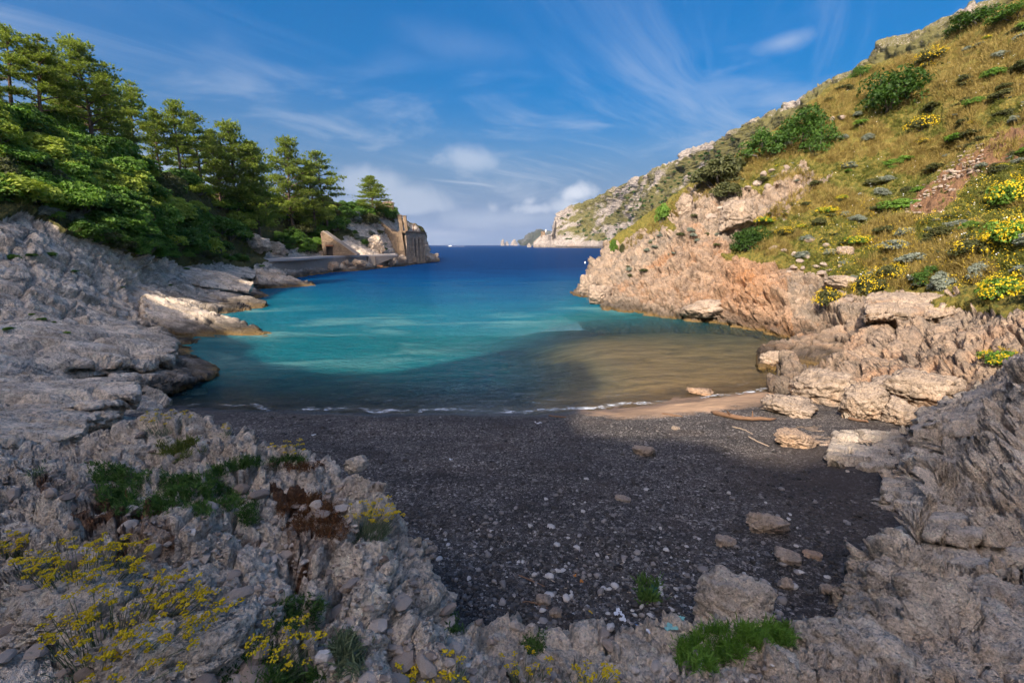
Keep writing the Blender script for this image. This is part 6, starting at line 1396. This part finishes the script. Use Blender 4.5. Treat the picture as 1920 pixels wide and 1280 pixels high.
mat_plant('green_mat', [(390, 880), (450, 860), (560, 852), (575, 866), (470, 876), (400, 892)], 900, 'strip of green mat along the rim of the foreground rock', 'mat_green', 2, hump=0.03)
mat_plant('green_mat', [(452, 930), (475, 930), (478, 990), (455, 992)], 260, 'narrow green mat hanging in a crack right of the largest mat', 'mat_green', 3)
mat_plant('green_mat', [(500, 1150), (560, 1115), (600, 1130), (585, 1185), (520, 1200)], 600, 'dark green mat in the middle of the foreground behind the tall stalks', 'mat_green', 4, hump=0.04)
mat_plant('green_mat', [(425, 1240), (470, 1215), (540, 1250), (610, 1260), (620, 1290), (420, 1290)], 700, 'dark green mat at the bottom edge around the tall stalks', 'mat_green', 5, hump=0.05)
mat_plant('green_mat', [(838, 1158), (862, 1150), (882, 1170), (870, 1188), (842, 1185)], 220, 'small bright green tuft at the corner of the rock by the beach', 'mat_green', 6, hump=0.04)
mat_plant('green_mat', [(978, 1195), (1018, 1185), (1020, 1222), (985, 1228)], 260, 'dark green tuft at the bottom centre behind the thin everlasting', 'mat_green', 7, hump=0.05)
mat_plant('samphire', [(1275, 1205), (1360, 1170), (1440, 1195), (1420, 1215), (1330, 1262), (1272, 1260)], 1500, 'bright green samphire spilling over the rock at the bottom, right of centre', 'green', 8, hump=0.07, length=(0.05, 0.11))
mat_plant('samphire', [(1420, 1178), (1470, 1166), (1492, 1190), (1480, 1208), (1425, 1205)], 500, 'rounded bright green samphire tuft left of the streaked boulder', 'green', 9, names=('fore', 'beach', 'right'), hump=0.06, length=(0.05, 0.10))
mat_plant('green_mat', [(300, 830), (370, 826), (380, 850), (340, 862), (305, 850)], 320, 'olive-green grassy tuft on top of the highest hump', 'grass_green', 10, length=(0.06, 0.14))
mat_plant('dead_mat', [(520, 935), (600, 930), (650, 985), (645, 1012), (570, 1005), (525, 975)], 1500, 'patch of dead reddish-brown stalks in the middle of the foreground rock', 'dead', 11, hump=0.03, width=0.005)
mat_plant('dead_mat', [(500, 870), (600, 868), (632, 882), (560, 886)], 500, 'thin strip of dead brown stalks behind the grey stone shelf', 'dead', 12, width=0.005)
mat_plant('green_mat', [(625, 1200), (668, 1190), (672, 1262), (632, 1265)], 260, 'grey-green wiry tuft at the bottom, left of centre', 'sage', 13, hump=0.05, length=(0.05, 0.12))
mat_plant('green_mat', [(1195, 1090), (1240, 1085), (1240, 1130), (1200, 1128)], 120, 'dark green weed among the litter on the beach', 'mat_green', 14, names=('beach',), length=(0.08, 0.2), width=0.02)
mat_plant('green_mat', [(1595, 1165), (1640, 1172), (1640, 1200), (1605, 1200)], 160, 'green weed in the gap beside the brown knobbly rock', 'mat_green', 15, names=('fore', 'right', 'beach'))
mat_plant('green_mat', [(55, 870), (80, 866), (85, 890), (60, 895)], 120, 'small grey-green tuft on the bare rock at the far left', 'sage', 16)

# ------------------------------------------------------------------ loose stones
def stone_lib(n, seed, sub=2, flat=False):
    lib = []
    for i in range(n):
        r = np.random.default_rng(seed + i); bm = bmesh.new(); bmesh.ops.create_icosphere(bm, subdivisions=sub, radius=1.0)
        V = np.array([v.co[:] for v in bm.verts]); F = np.array([[v.index for v in f.verts] for f in bm.faces]); bm.free()
        nr = sphere_pts(9, r); di = r.uniform(0.5, 0.9, 9); dt = V @ nr.T
        V = V * np.minimum(np.where(dt > 0.05, di[None] / np.maximum(dt, 0.05), 9).min(1), 1.0)[:, None] * r.uniform(0.9, 1.08, (len(V), 1))
        lib.append((V * np.array([1, r.uniform(0.65, 0.95), r.uniform(0.4, 0.75)]), F))
    return lib
LIB1 = stone_lib(12, 900, 1); LIB2 = stone_lib(12, 950, 2)
def stones_mesh(pts, sizes, lib, r, tints):
    V, F, T = [], [], []; o = 0
    for (p, n), s, tn in zip(pts, sizes, tints):
        v, f = lib[r.integers(len(lib))]; a = r.uniform(0, 6.28); c_, s_ = math.cos(a), math.sin(a)
        w = v @ np.array([[c_, s_, 0], [-s_, c_, 0], [0, 0, 1]]) * s
        w = w + p + n * s * 0.12; V.append(w); F.append(f + o); o += len(v); T.append(np.full(len(v), tn))
    return np.concatenate(V), np.concatenate(F), np.concatenate(T)
def pebble_mat(name, stops):
    m, g = new_mat(name); co = g.n('ShaderNodeTexCoord').outputs['Object']
    c = g.ramp(g.attr('tint'), stops); n = g.noise(co, 25, 3, 0.7)
    c = g.mix(1.0, c, g.ramp(n, [(0.3, (0.6, 0.6, 0.6)), (0.7, (1.2, 1.2, 1.2))]), 'MULTIPLY')
    finish(g, c, 0.75, None, 0.3); return m
M['pebble'] = pebble_mat('beach_pebbles', [(0.0, (0.035, 0.03, 0.026)), (0.5, (0.10, 0.085, 0.075)), (0.75, (0.21, 0.185, 0.165)), (0.92, (0.36, 0.31, 0.27)), (1.0, (0.62, 0.56, 0.5))])
M['rubble'] = pebble_mat('limestone_chips', [(0.0, (0.16, 0.115, 0.085)), (0.4, (0.34, 0.26, 0.2)), (0.75, (0.52, 0.42, 0.335)), (1.0, (0.74, 0.63, 0.53))])
r_ = np.random.default_rng(501)
BPOLY = [(700, 900), (560, 840), (480, 790), (420, 775), (700, 785), (1000, 790), (1300, 800), (1480, 850), (1560, 920), (1680, 930), (1600, 1010), (1570, 1110), (1470, 1150), (1290, 1190), (1100, 1185), (870, 1150), (800, 1050), (750, 980)]
bp = scatter_px(BPOLY, 6500, ('beach',), 61)
lowp = scatter_px([(760, 980), (1000, 960), (1320, 1010), (1290, 1190), (1100, 1185), (870, 1150)], 2600, ('beach',), 62)
allp = bp + lowp
sz = r_.gamma(2.2, 0.0085, len(allp)) + 0.008; sz = np.minimum(sz, 0.075)
sz[:len(bp)] *= np.array([0.75 + h[2] / 22 for u, v, h in bp])
tn = np.clip(r_.beta(1.4, 2.6, len(allp)) + 0.25 * (np.arange(len(allp)) >= len(bp)), 0, 1)
V, F, T = stones_mesh([(h[0], h[1]) for u, v, h in allp], sz, LIB1, r_, tn)
tag(link('beach_shingle', mesh_np('beach_shingle', V, F, attrs=dict(tint=T)), M['pebble']), 'dark shingle with paler pebbles covering the beach', 'pebbles', kind='stuff')
# single pebbles large enough to pick out
def stone_obj(name, label, p, n, s, lib, mat, tint, group, cat):
    v, f = lib[r_.integers(len(lib))]
    key = (id(v), mat, round(tint, 1))
    if key not in SM: SM[key] = mesh_np(name, v, f, smooth=(mat == 'pebble'), attrs=dict(tint=np.full(len(v), round(tint, 1))))
    o = link(name, SM[key], M[mat]); o.location = p + n * s * 0.15; o.scale = (s, s, s); o.rotation_euler = (r_.normal() * 0.15, r_.normal() * 0.15, r_.uniform(0, 6.28)); tag(o, label, cat, group); return o
SM = {}
NEAR = [(810, 1050, 'at the foot of the foreground rock'), (1040, 1140, 'round the white angular stone'), (930, 1000, 'in the middle of the beach'), (1180, 1000, 'below the brownish half-sunk rock'), (1350, 1030, 'by the dusty half-buried stone'), (1440, 985, 'round the flat grey boulder'), (1200, 850, 'round the rock with the ochre patch'), (1520, 1040, 'by the flat pale stone on the earth'), (1250, 1150, 'among the litter'), (900, 900, 'on the dark middle of the beach')]
def near_phrase(u, v): return min(NEAR, key=lambda a: (a[0] - u) ** 2 + (a[1] - v) ** 2)[2]
bigp = scatter_px([(780, 1010), (1000, 900), (1300, 850), (1600, 960), (1560, 1100), (1290, 1185), (1080, 1180), (880, 1150)], 150, ('beach',), 63)
for u, v, h in bigp:
    s = r_.uniform(0.035, 0.085); tt = r_.choice([0.9, 1.0, 0.8])
    later(stone_obj('pebble', ('white' if tt > 0.95 else 'pale grey' if tt > 0.85 else 'grey') + ' pebble lying ' + near_phrase(u, v), h[0], h[1], s, LIB2, 'pebble', tt, 'larger pebbles on the beach', 'pebble'), ('white' if tt > 0.95 else 'pale grey' if tt > 0.85 else 'grey') + ' pebble', u, v, NEAR)
# angular rubble bedded in the foreground rock
FPOLY = [(-20, 850), (190, 830), (330, 805), (470, 815), (560, 860), (690, 905), (740, 980), (800, 1060), (860, 1145), (1100, 1195), (1400, 1205), (1500, 1290), (-20, 1290)]
rp = scatter_px(FPOLY, 2300, ('fore',), 71)
keep = fbm(np.array([h[0] for u, v, h in rp]) * 0.9 + 7, 3) > -0.12
rp = [a for a, k in zip(rp, keep) if k]
sz = np.minimum(r_.gamma(1.7, 0.011, len(rp)) + 0.006, 0.06)
V, F, T = stones_mesh([(h[0], h[1]) for u, v, h in rp], sz, LIB1, r_, np.clip(r_.normal(0.5, 0.22, len(rp)), 0, 1))
tag(link('rubble', mesh_np('rubble', V, F, smooth=False, attrs=dict(tint=T)), M['rubble']), 'angular chips of limestone lying all over the foreground rock', 'rubble', kind='stuff')
FN = [(300, 930, 'beside the largest green mat'), (150, 1050, 'near the large yellow clump'), (330, 1060, 'below the largest green mat'), (480, 960, 'by the narrow hanging mat'), (600, 970, 'round the dead brown patch'), (600, 1080, 'in the middle of the foreground rock'), (730, 1030, 'at the rim above the beach'), (700, 1200, 'in the lower middle of the foreground'), (450, 1150, 'behind the tall pale stalks'), (900, 1230, 'on the pale rock at the bottom'), (1150, 1230, 'at the bottom centre'), (100, 930, 'on the bare rock at the left'), (330, 850, 'on the highest hump')]
fs = scatter_px(FPOLY, 120, ('fore',), 72)
for u, v, h in fs:
    s = r_.uniform(0.035, 0.11); tt = r_.choice([0.2, 0.4, 0.5, 0.7]); w = min(FN, key=lambda a: (a[0] - u) ** 2 + (a[1] - v) ** 2)[2]
    later(stone_obj('loose_stone', ('dark brown' if tt < 0.3 else 'brownish grey' if tt < 0.45 else 'grey' if tt < 0.6 else 'pale grey') + ' loose stone ' + w, h[0], h[1], s, LIB2, 'rubble', tt, 'loose stones on the foreground rock', 'stone'), ('dark brown' if tt < 0.3 else 'brownish grey' if tt < 0.45 else 'grey' if tt < 0.6 else 'pale grey') + ' loose stone', u, v, FN)
name_them(); NAMED.clear()
# dry-stone terrace wall and fallen stones in the bare earth of the right slope
wall = empty('dry_stone_wall', cast(1840, 290, ('right',))[0]); tag(wall, 'collapsing dry-stone terrace wall in the bare earth of the right slope', 'wall')
def wall_stone(u, v, s, tint):
    h = cast(u, v, ('right',))
    if h is None: return
    o = stone_obj('stone', None, h[0], h[1], s, LIB2, 'rubble', tint, None, None); o.parent = wall; o.location = Vector(o.location) - wall.location
for row in range(8):
    v0 = 268 + row * 7; ua = 1816 - row * 9
    for j in range(11):
        u = ua + j * 9 + r_.uniform(-2, 2)
        if u < 1852 - row * 2: wall_stone(u, v0 + (1852 - u) * 0.25 + r_.uniform(-1.5, 1.5), r_.uniform(0.16, 0.26), r_.choice([0.4, 0.5, 0.6]))
for i in range(70):
    k = r_.random(); u = 1700 + 110 * k + r_.normal() * 12; v = 395 - 85 * k + r_.normal() * 11; wall_stone(u, v, r_.uniform(0.12, 0.24), r_.choice([0.3, 0.5, 0.6]))
# small stones in the gap on the right slope
for i, (u, v) in enumerate([(1490, 478), (1500, 490), (1515, 483), (1530, 500), (1545, 497), (1555, 508), (1540, 512), (1525, 515), (1505, 503), (1490, 500), (1560, 470), (1550, 462), (1580, 478), (1575, 500), (1518, 452), (1470, 470), (1452, 465), (1610, 525), (1590, 560), (1480, 510)]):
    h = cast(u, v, ('right',))
    if h is not None: later(stone_obj('field_stone', 'pale stone in the stony gap between cliff and grass on the right slope', h[0], h[1], r_.uniform(0.28, 0.55), LIB2, 'rubble', r_.choice([0.4, 0.5, 0.6]), 'stones in the gap on the right slope', 'stone'), 'pale stone', u, v, [(1500, 490, 'left in the stony gap of the right slope'), (1560, 480, 'beside the white angular rock'), (1600, 540, 'by the smooth pale boulder')])
for i, (u, v, s) in enumerate([(1432, 330, 1.0), (1450, 322, 0.8), (1472, 318, 0.9), (1480, 336, 0.7), (1420, 345, 1.1), (1440, 352, 0.8), (1500, 312, 0.7), (1405, 352, 0.9), (1460, 345, 0.6), (1580, 222, 0.8), (1560, 225, 0.7), (1350, 395, 1.3), (1330, 410, 1.1), (1310, 395, 1.0)]):
    h = cast(u, v, ('right',))
    if h is not None: later(stone_obj('scree_block', 'pale angular block in the scree under the wide spreading shrub', h[0], h[1], s * 0.7, LIB2, 'rubble', r_.choice([0.4, 0.5, 0.6]), 'blocks in the scree on the right hill', 'stone'), 'angular block', u, v, [(1440, 335, 'in the scree under the wide spreading shrub'), (1570, 223, 'under the large dark shrub'), (1330, 400, 'beside the cliff pinnacle')])

name_them()
# ------------------------------------------------------------------ driftwood, sticks and litter
M['driftwood'] = plain('driftwood', (0.23, 0.13, 0.075), 0.9, 0.4, 8, 0.4)
M['pale_stick'] = plain('bleached_stick', (0.50, 0.38, 0.26), 0.9, 0.25, 12)
M['plastic_white'] = plain('white_plastic', (0.75, 0.75, 0.77), 0.45, 0.08, 4)
M['plastic_green'] = plain('dark_green_net', (0.03, 0.10, 0.07), 0.7, 0.3, 8)
M['plastic_blue'] = plain('blue_plastic', (0.10, 0.25, 0.5), 0.4, 0.1, 4)
M['plastic_teal'] = plain('teal_rope', (0.25, 0.5, 0.45), 0.6, 0.2, 8)
M['orange'] = plain('orange_scrap', (0.6, 0.22, 0.04), 0.6, 0.2, 6)
M['ochre'] = plain('ochre_lichen', (0.65, 0.40, 0.04), 0.9, 0.3, 9)
def stick(name, label, pix_pts, rad, mat, seed, cat='driftwood', group=None, names=('beach', 'right', 'fore')):
    r = np.random.default_rng(seed); q = []
    for u, v in pix_pts:
        h = cast(u, v, names)
        if h is None: return
        q.append(h[0] + np.array([0, 0, rad * 0.9]))
    q = catmull(np.array(q), 10) + r.normal(size=(10, 3)) * rad * 0.18
    c = q.mean(0); rr = rad * np.interp(np.linspace(0, 1, 10), [0, 0.06, 0.5, 0.94, 1], [0.35, 1, 0.9, 0.7, 0.25]) * r.uniform(0.88, 1.1, 10)
    root = empty(name, c); tag(root, label, cat, group)
    tv, tf = tubes([q - c], [rr], 8); n = len(tv); caps = []
    tv = np.concatenate([tv, [q[0] - c], [q[-1] - c]]); k = np.arange(8)
    tri = np.concatenate([np.stack([k * 0 + n, (k + 1) % 8, k], 1), np.stack([k * 0 + n + 1, n - 8 + k, n - 8 + (k + 1) % 8], 1)])
    stm = link('stem', mesh_np('stem', tv, [tf, tri]), M[mat], root)
    if rad > 0.05:
        for a in (3, 6):
            b = q[a] - c; d = np.array([r.normal() * 0.1, r.normal() * 0.05, rad * 1.6]); bv, bf = tubes([np.array([b, b + d, b + d * 1.8 + r.normal(size=3) * 0.03])], [[rad * 0.4, rad * 0.3, rad * 0.12]], 6)
            link('branch_stub', mesh_np('branch_stub', bv, bf), M[mat], stm)
stick('driftwood_log', 'long dark driftwood log lying at the foot of the right rocks', [(1333, 776), (1370, 784), (1410, 789), (1455, 789)], 0.085, 'driftwood', 1)
stick('driftwood_log', 'smaller brown driftwood log lying between the boulders at right', [(1590, 786), (1610, 790), (1628, 793)], 0.05, 'driftwood', 2)
stick('driftwood_stick', 'pale reed stalk slanting down the sand below the log', [(1402, 818), (1420, 828), (1442, 838)], 0.02, 'pale_stick', 3)
stick('driftwood_stick', 'second pale reed stalk above the slanting one', [(1372, 800), (1395, 806), (1412, 815)], 0.016, 'pale_stick', 4)
stick('driftwood_stick', 'short dark stick on the strandline at right', [(1240, 776), (1262, 779), (1280, 782)], 0.03, 'driftwood', 5)
stick('driftwood_stick', 'short dark stick on the strandline in the centre', [(1028, 780), (1045, 782), (1062, 783)], 0.03, 'driftwood', 6)
stick('driftwood_stick', 'thin dark branch in the pebbles above the white angular stone', [(970, 1078), (995, 1088), (1022, 1100)], 0.012, 'driftwood', 7)
stick('driftwood_stick', 'thin dark branch left of the grey triangular stone', [(980, 1128), (1005, 1132), (1028, 1142)], 0.013, 'driftwood', 8)
for i in range(26):
    u = r_.uniform(880, 1270); v = r_.uniform(1010, 1160); a = r_.uniform(0, 3.14); L_ = r_.uniform(6, 15)
    stick('reed_straw', 'short pale straw scattered among the pebbles near the foreground', [(u, v), (u + math.cos(a) * L_ * 0.5, v + math.sin(a) * L_ * 0.3), (u + math.cos(a) * L_, v + math.sin(a) * L_ * 0.6)], 0.006, 'pale_stick', 100 + i, 'straw', 'straws on the beach', ('beach',))
def scrap(label, u, v, w, h_, mat, seed, name='plastic_scrap', cat='litter', group=None):
    r = np.random.default_rng(seed); hit = cast(u, v, ('beach', 'fore'))
    if hit is None: return
    s = w * hit[2] / FPX; n = 9; g = np.stack(np.meshgrid(np.linspace(-0.5, 0.5, n), np.linspace(-0.5, 0.5, n), indexing='ij') + [np.zeros((n, n))], -1).reshape(-1, 3)
    ang = np.arctan2(g[:, 1], g[:, 0]); g[:, :2] *= (0.75 + 0.25 * np.sin(ang * 3 + seed) + 0.12 * np.sin(ang * 5))[:, None]
    g *= np.array([s, s * h_ / w * 1.4, 1]); g[:, 2] = np.abs(fbm(np.concatenate([g[:, :2] / s * 3, np.full((n * n, 1), seed)], 1), 3)) * s * 0.35 + 0.012
    top = g; bot = g - [0, 0, 0.006]; f = grid_faces(n, n)
    o = link(name, mesh_np(name, np.concatenate([top, bot]), [f, f[:, ::-1] + n * n]), M[mat]); o.location = hit[0]; o.rotation_euler = (0, 0, r.uniform(0, 6.28)); tag(o, label, cat, group)
for i, a in enumerate([('crumpled white plastic bag left of the pitted boulder', 1232, 1094, 16, 12, 'plastic_white'), ('white plastic piece beside the dark green weed', 1206, 1112, 12, 9, 'plastic_white'), ('dark green torn net lying among the litter', 1222, 1115, 34, 26, 'plastic_green'),
                       ('white plastic scraps in the corner by the foreground rock', 1160, 1150, 20, 14, 'plastic_white'), ('second white scrap just below the corner scraps', 1168, 1162, 14, 9, 'plastic_white'), ('blue plastic scrap in the litter', 1195, 1175, 8, 6, 'plastic_blue'), ('teal tangle of rope at the base of the pitted boulder', 1255, 1178, 26, 12, 'plastic_teal'), ('teal scrap above the rope tangle', 1278, 1160, 12, 10, 'plastic_teal'),
                       ('white scrap close to the rim of the foreground rock', 1216, 1184, 12, 7, 'plastic_white'), ('orange scrap in the pebbles in the lower middle', 1090, 1090, 9, 5, 'orange'), ('orange scrap below the other orange one', 1078, 1080, 6, 5, 'orange'), ('yellow fruit-like scrap near the white angular stone', 1108, 1148, 8, 7, 'ochre'), ('pale paper scrap on the strandline in the centre', 1010, 794, 14, 4, 'plastic_white'), ('tiny white scrap on the beach at the left', 588, 816, 8, 5, 'plastic_white'), ('white scrap in the middle of the beach', 845, 862, 7, 4, 'plastic_white')]):
    scrap(*a, 300 + i)

# ------------------------------------------------------------------ haze
v_, f_ = box_np((-14600, -900, -45), (14600, 14600, 460))
hz_m, g_ = new_mat('haze_air'); pv = g_.n('ShaderNodeVolumePrincipled'); pv.inputs['Color'].default_value = (0.80, 0.87, 1.0, 1); pv.inputs['Density'].default_value = 4.5e-5; pv.inputs['Anisotropy'].default_value = 0.2
go = g_.n('ShaderNodeOutputMaterial'); g_.set(go.inputs['Volume'], pv.outputs[0])
hz = link('haze', mesh_np('haze', v_, f_, smooth=False), hz_m); tag(hz, 'thin blue haze over the sea', 'haze', kind='stuff')
